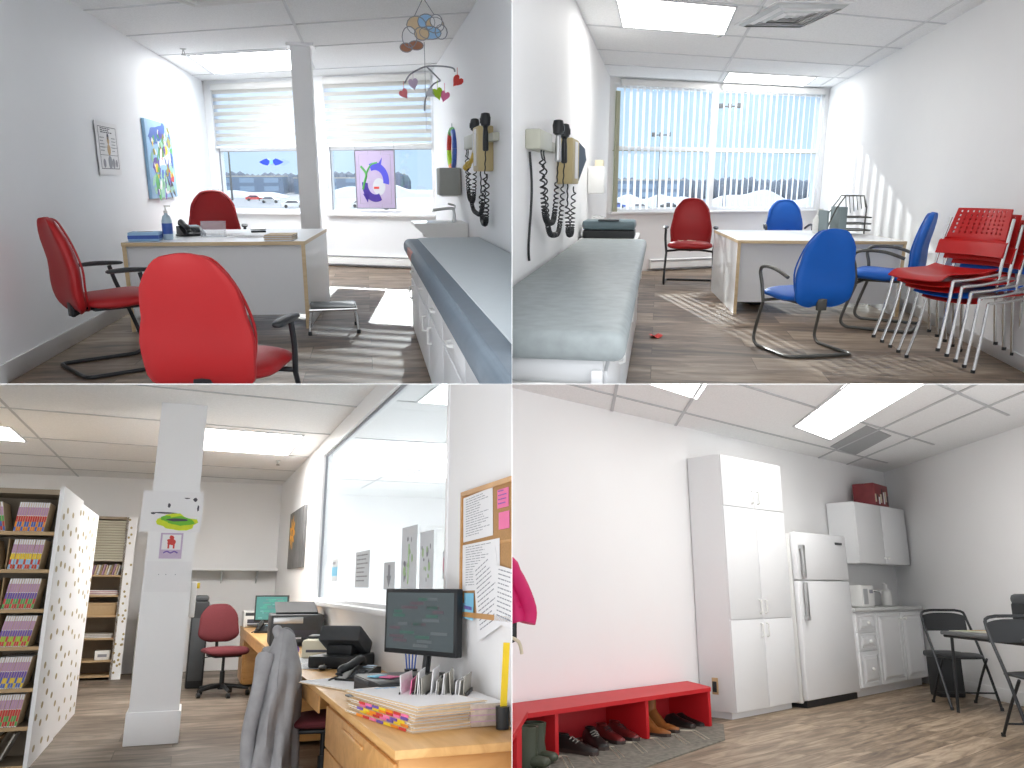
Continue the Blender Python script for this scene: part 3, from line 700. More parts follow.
# mobile
def heart(cx, cz, r, y=0, rot=0, n=18):
    o = []
    for q in range(n):
        a = 2 * PI * q / n; x = .8 * math.sin(a) ** 3; z = (13 * math.cos(a) - 5 * math.cos(2 * a) - 2 * math.cos(3 * a) - math.cos(4 * a)) / 16
        o.append((cx + r * (x * math.cos(rot) - z * math.sin(rot)), cz + r * (x * math.sin(rot) + z * math.cos(rot))))
    return o
t = thing('sheep_suncatcher', 'sheep-shaped glass suncatcher hanging from the ceiling above the mobile', 'ornament', (.53, 7.0, 2.40), .1)
a = MB(); wires = MB()
for i, (cx, cz, rx, rz_) in enumerate([(-.06, .06, .08, .07), (.02, .09, .07, .06), (.09, .07, .075, .06), (.14, .02, .05, .055), (.05, .01, .09, .05), (-.12, -.03, .06, .08), (-.15, -.11, .05, .035), (-.07, -.09, .06, .035), (.10, .10, .05, .05), (-.02, .0, .06, .05)]):
    o = [(cx + rx * math.cos(2 * PI * q / 14), cz + rz_ * math.sin(2 * PI * q / 14)) for q in range(14)]
    a.prism(o, -.004 - i * .0006, .004 + i * .0006, mi=(0, 1, 0, 2, 1, 2, 3, 3, 2, 0)[i], axis='y'); wires.tube([(p, -.006 - i * .0006, q) for p, q in o], .004, 5, closed=True)
part('glass_pieces', a, [MANILA, SKY, PAPER, mat('rust_glass', (.42, .2, .12), .4)], t); part('lead_outline', wires, INKG, t)
a = MB(); a.tube([(-.08, 0, .12), (0, 0, .27)], .003, 5); a.tube([(.1, 0, .13), (0, 0, .27)], .003, 5); part('hanging_wire', a, INKG, t)
t = thing('hanging_mobile', 'wire mobile with striped hearts hanging in front of the right window', 'mobile', (.53, 7.0, 2.15), .1)
a = MB(); a.tube([(0, 0, .19), (0, 0, 0)], .0025, 5); a.tube([(0, 0, 0), (0, 0, -.5)], .002, 5); part('main_wire', a, INKG, t)
a = MB(); a.tube([(-.17, 0, -.13), (-.12, 0, -.06), (0, 0, 0), (.12, 0, .01), (.23, 0, 0), (.25, 0, -.03)], .007, 6, sm=5); part('upper_arm', a, INKG, t)
a = MB(); a.tube([(.13, .02, -.10), (.06, .02, -.14), (.0, .02, -.25), (-.01, .02, -.34)], .007, 6, sm=5); a.tube([(.02, .01, 0), (.09, .02, -.06), (.13, .02, -.10)], .006, 6, sm=4); part('lower_arm', a, INKG, t)
STR = mat('striped_red', (.75, .2, .22), .6, noise=.35, nscale=18)
for nm, (cx, cz, r, ro, m) in {'heart_a': (.27, -.10, .055, -.7, REDP), 'heart_b': (-.18, -.21, .045, .6, STR), 'heart_c': (-.10, -.13, .05, .2, LILAC), 'heart_d': (.10, -.20, .055, .3, LIME), 'heart_e': (.16, -.22, .05, -.3, PINKN), 'heart_f': (.04, -.20, .045, .9, SNOW)}.items():
    a = MB(); a.prism(heart(cx, cz, r, rot=ro), -.012, .012, axis='y'); a.tube([(cx, 0, cz + r * .3), (cx, 0, cz + r + .05)], .002, 4); part('heart', a, m, t)
# window ornaments
M = BT1 @ T((1.12, -.03, 1.50)); t = thing('wing_suncatcher', 'pair of small blue glass wings on the window left of the pillar', 'ornament', M.translation, math.atan(k1))
for sx in (-1, 1):
    a = MB(); a.prism([(sx * .03, .02), (sx * .08, .05), (sx * .13, .035), (sx * .21, .0), (sx * .14, -.035), (sx * .07, -.05), (sx * .04, -.02)], -.006, .006, axis='y'); part('wing', a, mat('cobalt_glass', (.02, .06, .62), .2), t)
a = MB(); a.ball((0, 0, 0), .03, .01, .035); part('centre_bead', a, CYAN, t)
M = BT1 @ T((2.83, -.03, .85)); t = thing('stained_glass_panel', 'framed stained glass panel with blue crescent and green stem on window', 'stained glass', M.translation, math.atan(k1))
a = MB(); a.box(-.31, .31, -.003, .003, 0, .80); part('background_glass', a, mat('lilac_sheet', (.50, .42, .60), .3, noise=.12, nscale=4), t, smooth=0)
a = MB(); a.tube([(-.31, 0, 0), (.31, 0, 0), (.31, 0, .8), (-.31, 0, .8)], .014, 4, closed=True); a.tube([(-.25, 0, .06), (.25, 0, .06), (.25, 0, .74), (-.25, 0, .74)], .006, 4, closed=True)
for q in (-.1, .1): a.cyl((q, 0, .74), (q, 0, .8), .005, 4); a.cyl((q, 0, 0), (q, 0, .06), .005, 4)
a.cyl((-.31, 0, .82), (-.31, 0, .92), .003, 4); a.cyl((.31, 0, .82), (.31, 0, .92), .003, 4)
part('lead_frame', a, INKG, t)
def cres(cx, cz, R, r, a0, a1, off, n=16):
    return [(cx + R * math.cos(a0 + (a1 - a0) * i / n), cz + R * 1.15 * math.sin(a0 + (a1 - a0) * i / n)) for i in range(n + 1)] + [(cx + off + r * math.cos(a1 - (a1 - a0) * i / n), cz + r * 1.15 * math.sin(a1 - (a1 - a0) * i / n)) for i in range(n + 1)]
a = MB(); a.prism(cres(.0, .38, .22, .13, -.2, 2.0, -.0), -.007, .006, axis='y'); a.prism([(.05, .60), (.12, .70), (.10, .6)], -.007, .006, axis='y'); part('blue_glass', a, mat('ultramarine_glass', (.10, .10, .62), .2), t, smooth=0)
a = MB(); a.prism(cres(.0, .33, .21, .12, 3.0, 5.2, 0), -.008, .007, axis='y'); a.prism([(-.2, .2), (-.13, .08), (-.1, .22)], -.008, .007, axis='y'); part('indigo_glass', a, mat('indigo_glass', (.07, .04, .30), .2), t, smooth=0)
a = MB(); a.tube([(-.22, 0, .58), (-.14, 0, .48), (-.17, 0, .36), (-.2, 0, .26)], .018, 6, sm=4); a.tube([(-.14, 0, .48), (-.06, 0, .60), (.04, 0, .63)], .014, 6, sm=4); part('green_stem', a, GRN, t)
a = MB(); a.prism([(.06 + .1 * math.cos(q * PI / 8), .30 + .12 * math.sin(q * PI / 8)) for q in range(16)], -.005, .005, axis='y'); part('pale_glass', a, SNOW, t); a = MB(); a.box(-.02, .06, -.01, .01, .27, .30); part('red_glass', a, REDP, t)

# ---- outside the windows of room 1: a parking lot in winter
def outside(room, yoff, tag, x0, x1, cars, blds, poles, snow, ground=-4.5):
    mb = MB(); mb.add([(x0, 18, ground), (x1, 18, ground), (x1 + 60, 420, ground), (x0 - 140, 420, ground)], [(0, 1, 2, 3)])
    o = struct('ground', mb, ASPH, smooth=0)
    for i, (x, y, c, rz, ds) in enumerate(cars):
        t = thing('parked_car', 'small %s car parked %s outside' % (c, ds), 'car', (x * 1.35, y * 1.35, ground), rz, 'parked cars outside')
        cm = {'white': WHITEP, 'dark': DGREY, 'red': REDP, 'blue': BLU, 'silver': STEEL}[c]
        a = MB(); a.prism([(-2.2, .35), (2.2, .35), (2.25, .8), (1.3, .95), (.7, 1.4), (-1.1, 1.42), (-1.8, .98), (-2.25, .9)], -.85, .85, axis='y'); part('body', a, cm, t)
        a = MB(); a.prism([(.62, 1.36), (1.15, .98), (-1.6, .98), (-1.05, 1.37)], -.87, .87, axis='y'); part('windows', a, INK, t)
        for wx in (-1.4, 1.4):
            for wy in (-.86, .7): a = MB(); a.cyl((wx, wy, .33), (wx, wy + .16, .33), .33, 14); part('wheel', a, BLACK, t)
    for (x, y, w, d, h, m, lab) in blds:
        t = thing('low_building', lab, 'building', (x, y, ground), 0, None)
        a = MB(); a.box(-w / 2, w / 2, 0, d, 0, h); part('walls', a, m, t, smooth=0); a = MB(); a.box(-w / 2 - .2, w / 2 + .2, -.2, d + .2, h, h + .4); part('roof', a, BEIGE, t, smooth=0)
        n = max(2, int(w / 7)); a = MB()
        for fl in range(2 if h > 5 else 1):
            for j in range(n): xx = -w / 2 + w * (j + .2) / n; a.box(xx, xx + w / n * .6, -.06, .02, 1.2 + fl * 2.9, 2.9 + fl * 2.9)
        part('windows', a, mat('far_window', (.22, .32, .45), .3), t, smooth=0)
    for (x, y, h, lab) in poles:
        t = thing('light_pole', lab, 'light pole', (x, y, ground), 0); a = MB(); a.tube([(0, 0, 0), (0, 0, h)], [.3, .16], 8); part('pole', a, GREYM, t)
        a = MB(); a.box(-1.6, 1.6, -.1, .1, h - .3, h - .1); [a.box(q - .35, q + .35, -.3, .3, h - .5, h + .3, .05) for q in (-1.5, 0, 1.5)]; part('lamp_heads', a, GREYM, t)
    for (x, y, w, d, h, lab) in snow:
        t = MB(); rn = random.Random(int(x * 7 + y))
        ph = [rn.uniform(0, 6) for _ in range(4)]
        t.grid(lambda u, v: ((u - .5) * w, (v - .5) * d, h * math.sin(PI * u) ** .6 * math.sin(PI * v) * (.75 + .15 * math.sin(u * 9 + ph[0]) + .12 * math.sin(u * 21 + ph[1]))), 30, 10)
        solo('snow_pile', t, SNOW, lab, 'snow pile', (x, y, ground), 0, 'snow piles outside')
outside(R1, 0, 'a', -80, 12,
        [(-34, 150, 'dark', .2, 'beside the left window edge'), (-31, 172, 'white', .1, 'behind the dark one'), (-25.5, 150, 'blue', .1, 'left of the pillar'), (-21, 165, 'red', .05, 'left of the pillar in a back row'), (-16.5, 150, 'silver', .0, 'close left of the pillar'), (-10.5, 125, 'white', .1, 'right of the pillar'), (-.5, 125, 'white', .0, 'by the snow pile')],
        [(-79, 300, 30, 20, 8.2, BLUEG, 'tall blue-grey building at the far left of the left window'), (-46, 310, 34, 20, 6.2, BLUEG, 'long low blue-grey building outside the left window'), (-13, 320, 26, 20, 5.6, BLUEG, 'flat grey building seen beside the pillar in right window')],
        [(-35, 230, 16, 'thin lamp post outside the left window near the pillar'), (3, 120, 15.5, 'tall floodlight pole outside the right window')],
        [(4, 262, 46, 16, 4.4, 'large white snow pile outside the right window'), (-46, 268, 44, 14, 3.0, 'low snow bank outside the left window')])
mb = MB(); rn = random.Random(5)
for i in range(46): x = -100 + i * 2.6; mb.ball((x, 345 + rn.uniform(-4, 4) + 12, -1.5), 3, 3, rn.uniform(4.2, 5.6), n=8, m=5)
solo('treeline', mb, mat('winter_trees', (.16, .19, .24), .9, noise=.3, nscale=.6), 'distant grey treeline along the horizon outside the red chair room', 'trees', kind='stuff')

# =================================================================== ROOM 2 : consulting room with blue chairs
RM = R2
XL2, XR2, H2 = -.75, 2.62, 2.78
k2 = 2.0 / (XR2 - XL2)
def by2(x, y): return y + k2 * (x - XL2)
poly_slab('floor', [(XL2 - .3, 3.5), (XR2 + .1, 3.5), (XR2 + .1, 14.5), (XL2 - .3, 12.3)], -.05, 0, FL1)
poly_slab('ceiling', [(XL2 - .1, 2.2), (XR2 + .1, 2.2), (XR2 + .1, 14.5), (XL2 - .1, 12.4)], H2, H2 + .06, TILE)
wall_holes('wall_left', (XL2, 2.0), (XL2, 12.25), H2, .1, [], WALLW)
wall_holes('wall_right', (XR2, 14.25), (XR2, 2.2), H2, .1, [], WALLW)
W2 = (.07, 3.84, .90, 2.70)
_, BT2 = wall_holes('wall_back', (XL2, 12.2), (XR2, 14.2), H2, .18, [W2], WALLW)
mb = MB(); mb.box(XR2 - .014, XR2, 2.5, 14.1, 0, .11, .004); struct('baseboard_right', mb, TRIM)
gl = [((XL2, y), (XR2, by2(XR2, y))) for y in (5.4, 6.8, 8.25, 9.7, 10.9, 12.05)] + [((.80, 3), (.80, 13.0)), ((2.40, 3), (2.40, 13.8))]
grid_lines('trim_3', gl, H2)
troffer('ceiling light cut by the top edge left of the square vent', [(-.42, by2(-.42, 6.86)), (.60, by2(.60, 6.86)), (.60, by2(.60, 8.2)), (-.42, by2(-.42, 8.2))], H2)
troffer('ceiling light just in front of the window with vertical blinds', [(.86, by2(.86, 10.96)), (2.15, by2(2.15, 10.96)), (2.15, by2(2.15, 12.0)), (.86, by2(.86, 12.0))], H2)
t = thing('ceiling_vent', 'square white ceiling vent with nested louvres beside the ceiling light', 'ceiling vent', (1.10, 8.10, H2), .25)
a = MB(); a.box(-.34, .34, -.52, .52, -.008, 0); part('plate', a, TRIM, t, smooth=0)
for i in range(5):
    a = MB(); r0, r1 = .31 - i * .065, .48 - i * .10
    a.add([(-r0, -r1, -.01), (r0, -r1, -.01), (r0, r1, -.01), (-r0, r1, -.01), (-r0 + .03, -r1 + .055, -.035), (r0 - .03, -r1 + .055, -.035), (r0 - .03, r1 - .055, -.035), (-r0 + .03, r1 - .055, -.035)], [(0, 1, 5, 4), (1, 2, 6, 5), (2, 3, 7, 6), (3, 0, 4, 7)])
    part('louvre', a, STEEL if i % 2 == 0 else TRIM, t, smooth=0)
sprinkler((.52, 8.75, H2), 'small sprinkler head between the two lights and the square vent')
# window
s0, s1, z0, z1 = W2; mb = MB(); mb.T = BT2
mb.box(s0, s0 + .05, .02, .1, z0, z1); mb.box(s1 - .05, s1, .02, .1, z0, z1); mb.box(s0, s1, .02, .1, z0, z0 + .05); mb.box(s0, s1, .02, .1, z1 - .05, z1); mb.box(s0, s1, .02, .1, 1.78, 1.84); mb.box(1.78, 1.85, .01, .11, z0, z1)
w = struct('window_3', mb, TRIM, smooth=0)
for a_, b_ in ((s0 + .05, 1.78), (1.85, s1 - .05)):
    for c_, d_ in ((z0 + .05, 1.78), (1.84, z1 - .05)):
        mb = MB(); mb.T = BT2; mb.box(a_, b_, .055, .06, c_, d_); struct('window_pane', mb, PANE, w, smooth=0)
mb = MB(); mb.T = BT2; mb.box(s0 - .02, s1, -.07, .02, z0 - .035, z0, .006); struct('window_sill', mb, TRIM, w)
mb = MB(); mb.T = BT2; mb.box(.095, .16, -.03, .0, z0, z1 - .1); mb.box(.07, 3.8, .012, .018, 1.772, 1.782); struct('gasket', mb, mat('olive_grey_metal', (.42, .42, .30), .5), w)
for lab, a_, b_ in (('vertical slat blind over the left half of the wide window', .16, 1.77), ('vertical slat blind over the right half of the wide window', 1.86, 3.78)):
    M = BT2 @ T((a_, -.05, z1 + .03)); t = thing('vertical_blind', lab, 'blind', M.translation, math.atan(k2), 'vertical blinds')
    a = MB(); a.box(0, b_ - a_, -.03, .03, -.06, .03, .006); part('headrail', a, WHITEP, t)
    n = int((b_ - a_) / .105)
    for i in range(n):
        a = MB(); x = (i + .5) * (b_ - a_) / n; ang = .62 if i % 5 else .8; c, s_ = .044 * math.cos(ang), .044 * math.sin(ang)
        a.add([(x - c, -s_, -.06), (x + c, s_, -.06), (x + c, s_, -1.80), (x - c, -s_, -1.80)], [(0, 1, 2, 3)]); part('slat', a, SLAT, t, smooth=0)
p = BT2 @ Vector((.75, -.004, 0)); heater('long white baseboard heater behind the red chair under the blinds', p, math.atan(k2), 2.6, 'baseboard heaters')
# exam table
t = thing('exam_table', 'grey padded exam table with beige cabinet along the left wall', 'exam table', (-.73, 2.75, 0), 0)
a = MB(); a.box(0, .64, 0, 4.95, .69, .80, .04, seg=4); part('padded_top', a, VINYLG, t)
a = MB(); a.box(0, .56, .06, 4.9, 0, .688, .004); part('cabinet', a, WHITE, t)
a = MB(); a.cyl((.0, .02, .50), (.52, .02, .50), .045, 18); a.box(0, .54, .0, .06, .58, .60, 0); part('paper_roll', a, WHITEP, t)
a = MB(); a.box(.52, .56, .03, .07, 0, .655, .003); part('corner_post', a, TRIM, t); a = MB(); a.box(.545, .575, .02, .055, .52, .55, .002); part('brass_latch', a, KRAFT, t)
for i in range(4):
    a = MB(); a.box(.56, .575, .1 + i * 1.2, 1.26 + i * 1.2, .05, .64, .003); d = part('door', a, WHITE, t)
    b = MB(); b.tube([(.575, 1.1 + i * 1.2, .45), (.60, 1.1 + i * 1.2, .46), (.60, 1.1 + i * 1.2, .55), (.575, 1.1 + i * 1.2, .56)], .008, 8); part('handle', b, WHITEP, d)
t = thing('hand_basin', 'small white basin counter with tap past the left exam table', 'sink', (-.74, 7.78, 0), 0)
a = MB(); a.box(0, .56, 0, 1.1, .70, .79, .01); part('counter', a, WHITEP, t); a = MB(); a.box(0, .50, .02, 1.08, .4, .70, .004); part('apron', a, WHITE, t)
a = MB(); a.tube([(.06, .85, .79), (.06, .85, .93), (.09, .83, .97), (.20, .80, .95)], .016, 10, sm=4); part('tap', a, CHROME, t)
t = thing('equipment_case', 'slate-grey plastic case with handle on the far end of the counter', 'case', (-.46, 8.05, .79), 0)
a = MB(); a.box(-.25, .25, -.2, .2, 0, .08, .015); part('base', a, BLACK, t); a = MB(); a.box(-.255, .255, -.205, .205, .08, .17, .03); l = part('lid', a, TEAL, t); a = MB(); a.box(-.1, .1, -.21, -.1, .165, .18, .005); part('latch', a, DGREY, l)
diag_set('wall diagnostic set with tan pressure gauge and dark cuff on left wall', (-.75, 5.0, 1.54), PI / 2, (-.38, .12), [.42, .78], (1.08, 1.55), (1.62, 2.5))
t = solo('black_cable', (lambda m: (m.tube([(0, 0, .62), (.01, .02, .4), (.0, -.02, .1), (.0, 0, 0)], .008, 6, sm=5), m)[1])(MB()), BLACK, 'thin black cord running down the left wall to the exam table', 'cord', (-.738, 4.72, .86))
t = thing('soap_dispenser', 'white soap dispenser on the left wall beside the blinds', 'dispenser', (-.744, 8.95, 1.2), 0)
a = MB(); a.box(0, .17, -.2, .2, 0, .28, .01); part('housing', a, WHITEP, t); a = MB(); a.box(.06, .15, -.1, .1, .28, .35, .01); part('cap', a, CREAM, t)
# chairs and desk
office_desk('white desk with beech edging between the red chair and blue chairs', (1.62, 8.5, 0), 1.62, 1.9, .06)
armchair('red padded chair with black frame under the vertical blinds', (.44, 11.0, 0), PI - .05, RED, BLACKM, BLACK, None, k=1.14)
armchair('blue padded chair behind the white desk, only its back visible', (1.85, 12.3, 0), PI, BLUE, GREYM, GREYM, 'blue padded armchairs', k=1.1, loop_arm=True)
armchair('blue padded chair seen from behind in the middle of the floor', (1.17, 6.65, 0), .36, BLUE, GREYM, GREYM, 'blue padded armchairs', k=1.0, loop_arm=True)
armchair('blue padded chair turned side-on between the desk and stacked chairs', (2.08, 7.95, 0), 1.15, BLUE, GREYM, GREYM, 'blue padded armchairs', k=1.08, loop_arm=True)
STK = [(REDB, 'red plastic stacking chair with chrome legs, bottom of the stack'), (BLUEP, 'blue plastic stacking chair second from the bottom of the stack'), (REDB, 'red plastic stacking chair in the middle of the stack'), (REDB, 'red plastic stacking chair second from the top of the stack'), (REDB, 'red plastic stacking chair on top of the stack against the wall')]
fd = Vector((-math.sin(2.15), math.cos(2.15)))
base = Vector((2.33, 6.40))
proto = None
for i, (m, lab) in enumerate(STK):
    q = base + fd * .08 * i + Vector((0, .03)) * i; RMk = i * .040
    c = stack_chair(lab, (q.x, q.y, RMk), 2.15, m, 'stacked plastic chairs') if i < 2 else dup(proto if m is REDB else c1, lab, (q.x, q.y, RMk), 2.15, 'stacked plastic chairs')
    if i == 0: proto = c
    if i == 1: c1 = c
# on the desk
def on2(u, v): return (1.62 + u * math.cos(.06) - v * math.sin(.06), 8.5 + u * math.sin(.06) + v * math.cos(.06))
x, y = on2(.52, 1.2); t = thing('wire_file_rack', 'grey wire file rack with sloping dividers on the desk corner', 'file rack', (x, y, .752), .1)
a = MB(); a.box(-.24, -.22, -.2, .16, 0, .26, 0); a.box(-.1, -.02, -.18, .15, 0, .30, 0); part('grey_files', a, mat('slate_card', (.20, .25, .26), .6, noise=.05), t, smooth=0)
a = MB(); a.tube([(-.26, -.2, 0), (-.12, -.1, .28), (0, 0, .42), (.2, .0, .42), (.24, .0, .30), (.24, 0, .0)], .008, 6); a.tube([(-.26, .16, 0), (0, .16, .42), (.2, .16, .42)], .008, 6)
for i in range(6): a.tube([(.0 + i * .04, .0, .42), (.02 + i * .04, -.02, .22 + .015 * i)], .005, 5)
part('wire_frame', a, GREYM, t)
for i in range(3): a = MB(); a.tube([(-.02, -.16, .05 + i * .07), (.25, -.16, .05 + i * .07), (.25, .16, .05 + i * .07), (-.02, .16, .05 + i * .07)], .007, 6, closed=True); a.box(-.02, .25, -.15, .15, .04 + i * .07, .046 + i * .07); part('tray', a, GREYM, t)
x, y = on2(.28, 1.35); t = thing('pump_bottle', 'white pump bottle on the desk beside the wire file rack', 'bottle', (x, y, .752), 0)
a = MB(); a.lathe([(.05, 0), (.055, .02), (.055, .15), (.03, .19), (.02, .2)], n=16); part('body', a, WHITEP, t); a = MB(); a.lathe([(.018, .2), (.018, .25), (.008, .26)], n=10); a.box(-.01, .05, -.012, .012, .255, .27); part('pump', a, WHITEP, t)
t = thing('tower_computer', 'small black computer box standing on the floor under the desk', 'computer', (1.08, 9.35, 0), .2); a = MB(); a.box(-.07, .07, -.2, .2, 0, .26, .01); part('case', a, BLACK, t); a = MB(); a.box(-.05, .05, -.205, -.2, .15, .22); part('front_panel', a, DGREY, t)
t = solo('paper_scrap', (lambda m: (m.grid(lambda u, v: ((u - .5) * .1 + .01 * math.sin(9 * v), (v - .5) * .12, .012 * math.sin(7 * u + 3 * v) + .014), 6, 6, thick=.001), m)[1])(MB()), REDP, 'tiny red scrap lying on the wooden floor beside the exam table', 'paper scrap', (.03, 7.0, 0))
t = solo('seat_wrapper', (lambda m: (m.grid(lambda u, v: ((u - .5) * .22 + .02 * math.sin(9 * v), (v - .5) * .12, .02 * math.sin(9 * u + 3 * v) + .028), 8, 6, thick=.002), m)[1])(MB()), CREAM, 'cream wrapper lying on the seat of the red chair', 'wrapper', (.40, 10.92, .535))
outside(R2, 0, 'b', -40, 60,
        [(-12, 140, 'dark', .1, 'behind the blinds at the left end'), (-7.5, 150, 'blue', .1, 'behind the left blind in a back row'), (-3, 140, 'silver', .1, 'behind the left blind near its middle'), (2, 150, 'dark', .1, 'behind the left blind near the mullion'), (8.5, 140, 'blue', .1, 'just right of the mullion')],
        [(-8, 300, 34, 20, 7.0, BLUEG, 'dark blue building behind the left vertical blind')],
        [(0, 170, 15.5, 'floodlight mast outside behind the left blind'), (11.5, 150, 19, 'tall floodlight mast outside behind the right blind')],
        [(24, 180, 34, 16, 5.2, 'white snow pile behind the right blind'), (-2, 215, 26, 12, 4.2, 'white snow pile behind the left blind')])
mb = MB(); rn = random.Random(6)
for i in range(30): x = -26 + i * 3; mb.ball((x, 345 + rn.uniform(-4, 4), -1.5), 3, 3, rn.uniform(4.2, 5.8), n=8, m=5)
solo('treeline', mb, MATS['winter_trees'], 'distant dark treeline seen through the vertical blinds', 'trees', kind='stuff')

# =================================================================== ROOM 3 : reception office
RM = R3
X3, H3, Y3 = 1.37, 3.02, 14.4
poly_slab('floor', [(-3.9, 4.5), (X3 + .1, 2.5), (X3 + .1, Y3), (-3.9, Y3)], -.05, 0, FL3)
poly_slab('ceiling', [(-3.9, 2.0), (5.6, 2.0), (5.6, 15.9), (-3.9, 15.9)], H3, H3 + .06, TILE3)
wall_holes('wall_back', (-3.9, Y3), (X3 + .1, Y3), H3, .1, [], WALLW)
wall_holes('wall_left', (-3.8, 3.0), (-3.8, Y3), H3, .1, [], WALLW)
W3 = (Y3 - 9.6, Y3 - 4.5, 1.17, 2.86)
wall_holes('wall_right', (X3, Y3), (X3, 2.3), H3, .1, [W3], WALLW)
gl = [((-3.8, y - .5), (X3, y + .02 * 0)) for y in (6.0, 7.6, 9.2, 11.0, 12.5, 13.8)] + [((-1.78, 4.5), (-1.78, Y3))]
grid_lines('trim_4', gl, H3, m=mat('grid_metal_grey', (.50, .51, .52), .5))
gl = [((X3 + .12, y), (5.5, y)) for y in (7.2, 9.3, 11.7, 13.2)] + [((2.75, 3), (2.75, 14.4))]
grid_lines('trim_5', gl, H3, m=MATS['grid_metal_grey'])
troffer('office ceiling light right of the white pillar', [(-.14, 9.25), (1.10, 9.35), (1.10, 10.95), (-.14, 10.85)], H3, m=LAMP3)
troffer('office ceiling light cut by the left edge above the file shelf', [(-3.3, 9.9), (-1.95, 10.0), (-1.95, 11.0), (-3.3, 10.9)], H3, m=LAMP3)
troffer('long ceiling light in the room behind the reception glass', [(1.6, 10.3), (2.8, 10.3), (2.8, 12.5), (1.6, 12.5)], H3)
troffer('second ceiling light behind the reception glass near its right edge', [(3.1, 10.3), (4.4, 10.3), (4.4, 12.5), (3.1, 12.5)], H3)
troffer('ceiling light at the top corner behind the reception glass', [(1.85, 5.6), (2.8, 5.6), (2.8, 7.2), (1.85, 7.2)], H3)
sprinkler((1.02, 11.5, H3), 'small sprinkler head beyond the office ceiling light')
sprinkler((2.2, 12.0, H3), 'sprinkler head seen through the reception glass')
# the room behind the glass
wall_holes('wall_far', (X3 + .1, 15.6), (5.5, 15.6), H3, .1, [], WALLW); wall_holes('wall_far_side', (5.4, 15.6), (5.4, 2.5), H3, .1, [], WALLW)
poly_slab('floor', [(X3 + .1, 2.5), (5.5, 2.5), (5.5, 15.6), (X3 + .1, 15.6)], -.05, 0, WALLW)
mb = MB(); mb.box(3.9, 5.2, 15.52, 15.60, 0, 2.35); d = struct('door_1', mb, WHITEP, smooth=0)
# reception window
mb = MB()
y0, y1, z0, z1 = 4.5, 9.6, 1.17, 2.86
mb.box(X3 - .01, X3 + .11, y1 - .03, y1, z0, z1); mb.box(X3 - .01, X3 + .11, y0, y0 + .03, z0, z1); mb.box(X3 - .01, X3 + .11, y0, y1, z1 - .03, z1); mb.box(X3 - .01, X3 + .11, y0, y1, z0, z0 + .03)
w = struct('window_4', mb, TRIM, smooth=0)
mb = MB(); mb.box(X3 + .045, X3 + .05, y0 + .03, y1 - .03, z0 + .03, z1 - .03); struct('window_pane', mb, PANE3, w, smooth=0)
mb = MB(); mb.box(X3 + .02, X3 + .045, y1 - .045, y1 - .028, z0, z1); mb.box(X3 + .02, X3 + .045, y0, y1, z1 - .045, z1 - .028); struct('gasket', mb, INKG, w, smooth=0)
mb = MB(); mb.box(X3 - .09, X3 + .02, y0 - .05, y1 + .05, z0 - .04, z0, .006); struct('window_sill', mb, TRIM, w)
def wall_paper(label, y, z, wd, ht, cat='notice', x=X3 + .035, tint=PAPER, seed=1, marks=None, name='notice', rows=7, group=None, col=INKG, thing_rz=-PI / 2, yv=None):
    t = thing(name, label, cat, (x, y, z) if yv is None else yv, thing_rz, group)
    a = MB(); a.box(-wd / 2, wd / 2, -.002, 0, 0, ht, 0); part('sheet', a, tint, t, smooth=0)
    a = MB(); rn = random.Random(seed)
    if rows: text_rows(a, -wd * .4, wd * .4, ht * .1, ht * .92, rows, -.0028, 0, rn, .3)
    if rows: part('print', a, col, t, smooth=0)
    return t
PP = mat('backlit_paper', (.72, .75, .78), .8, noise=.06, nscale=9)
wall_paper('grey printed notice taped low on the reception glass', 7.15, 1.32, .62, .31, tint=PP, seed=2, group=None)
t = wall_paper('notice with a down arrow taped to the reception glass', 6.1, 1.31, .36, .2, tint=PP, seed=3, rows=0); a = MB(); a.prism([(-.03, .18), (.03, .18), (.03, .1), (.07, .1), (0, .02), (-.07, .1), (-.03, .1)], -.006, -.003, axis='y'); part('arrow', a, INKG, t, smooth=0)
def doodle(t, w_, h_, cols, seed, n=6):
    rn = random.Random(seed)
    for c in cols:
        a = MB()
        for i in range(n):
            x0, zz = rn.uniform(-w_ * .35, w_ * .35), rn.uniform(h_ * .15, h_ * .8); blot(a, x0, zz, w_ * rn.uniform(.03, .1), h_ * rn.uniform(.03, .1), 0, -.003 - .0003 * i - .0002 * seed % .001, rn=rn, n=9)
        part('drawing', a, c, t, smooth=0)
PGR = mat('pale_green_ink', (.45, .62, .35), .8)
t = wall_paper('child drawing of a tall green flower taped to the glass', 5.52, 1.32, .42, .42, tint=PP, seed=4, rows=0, name='drawing', cat='drawing'); doodle(t, .4, .42, [PGR, INKG], 4, 5); a = MB(); a.cyl((0, -.004, .03), (.01, -.004, .3), .006, 5); part('stem', a, PGR, t)
t = wall_paper('child drawing with scribbled circles taped to the glass', 5.07, 1.32, .32, .36, tint=PP, seed=5, rows=0, name='drawing', cat='drawing'); doodle(t, .3, .36, [INKG, PGR], 5, 6)
t = wall_paper('round prohibition sign on the glass near its right edge', 4.62, 1.38, .16, .16, tint=PP, rows=0, name='sign', cat='sign'); a = MB(); a.tube([(.055 * math.cos(q * PI / 10), -.004, .08 + .055 * math.sin(q * PI / 10)) for q in range(20)], .006, 5, closed=True); a.cyl((-.035, -.004, .115), (.035, -.004, .045), .005, 5); part('ring', a, mat('sign_rose', (.6, .25, .32), .6), t)
t = wall_paper('small blue notice low on the left of the glass', 8.6, 1.38, .34, .22, tint=PP, rows=2, seed=8); a = MB(); a.box(-.17, .17, -.0035, -.002, .05, .14); part('blue_band', a, CYAN, t, smooth=0)
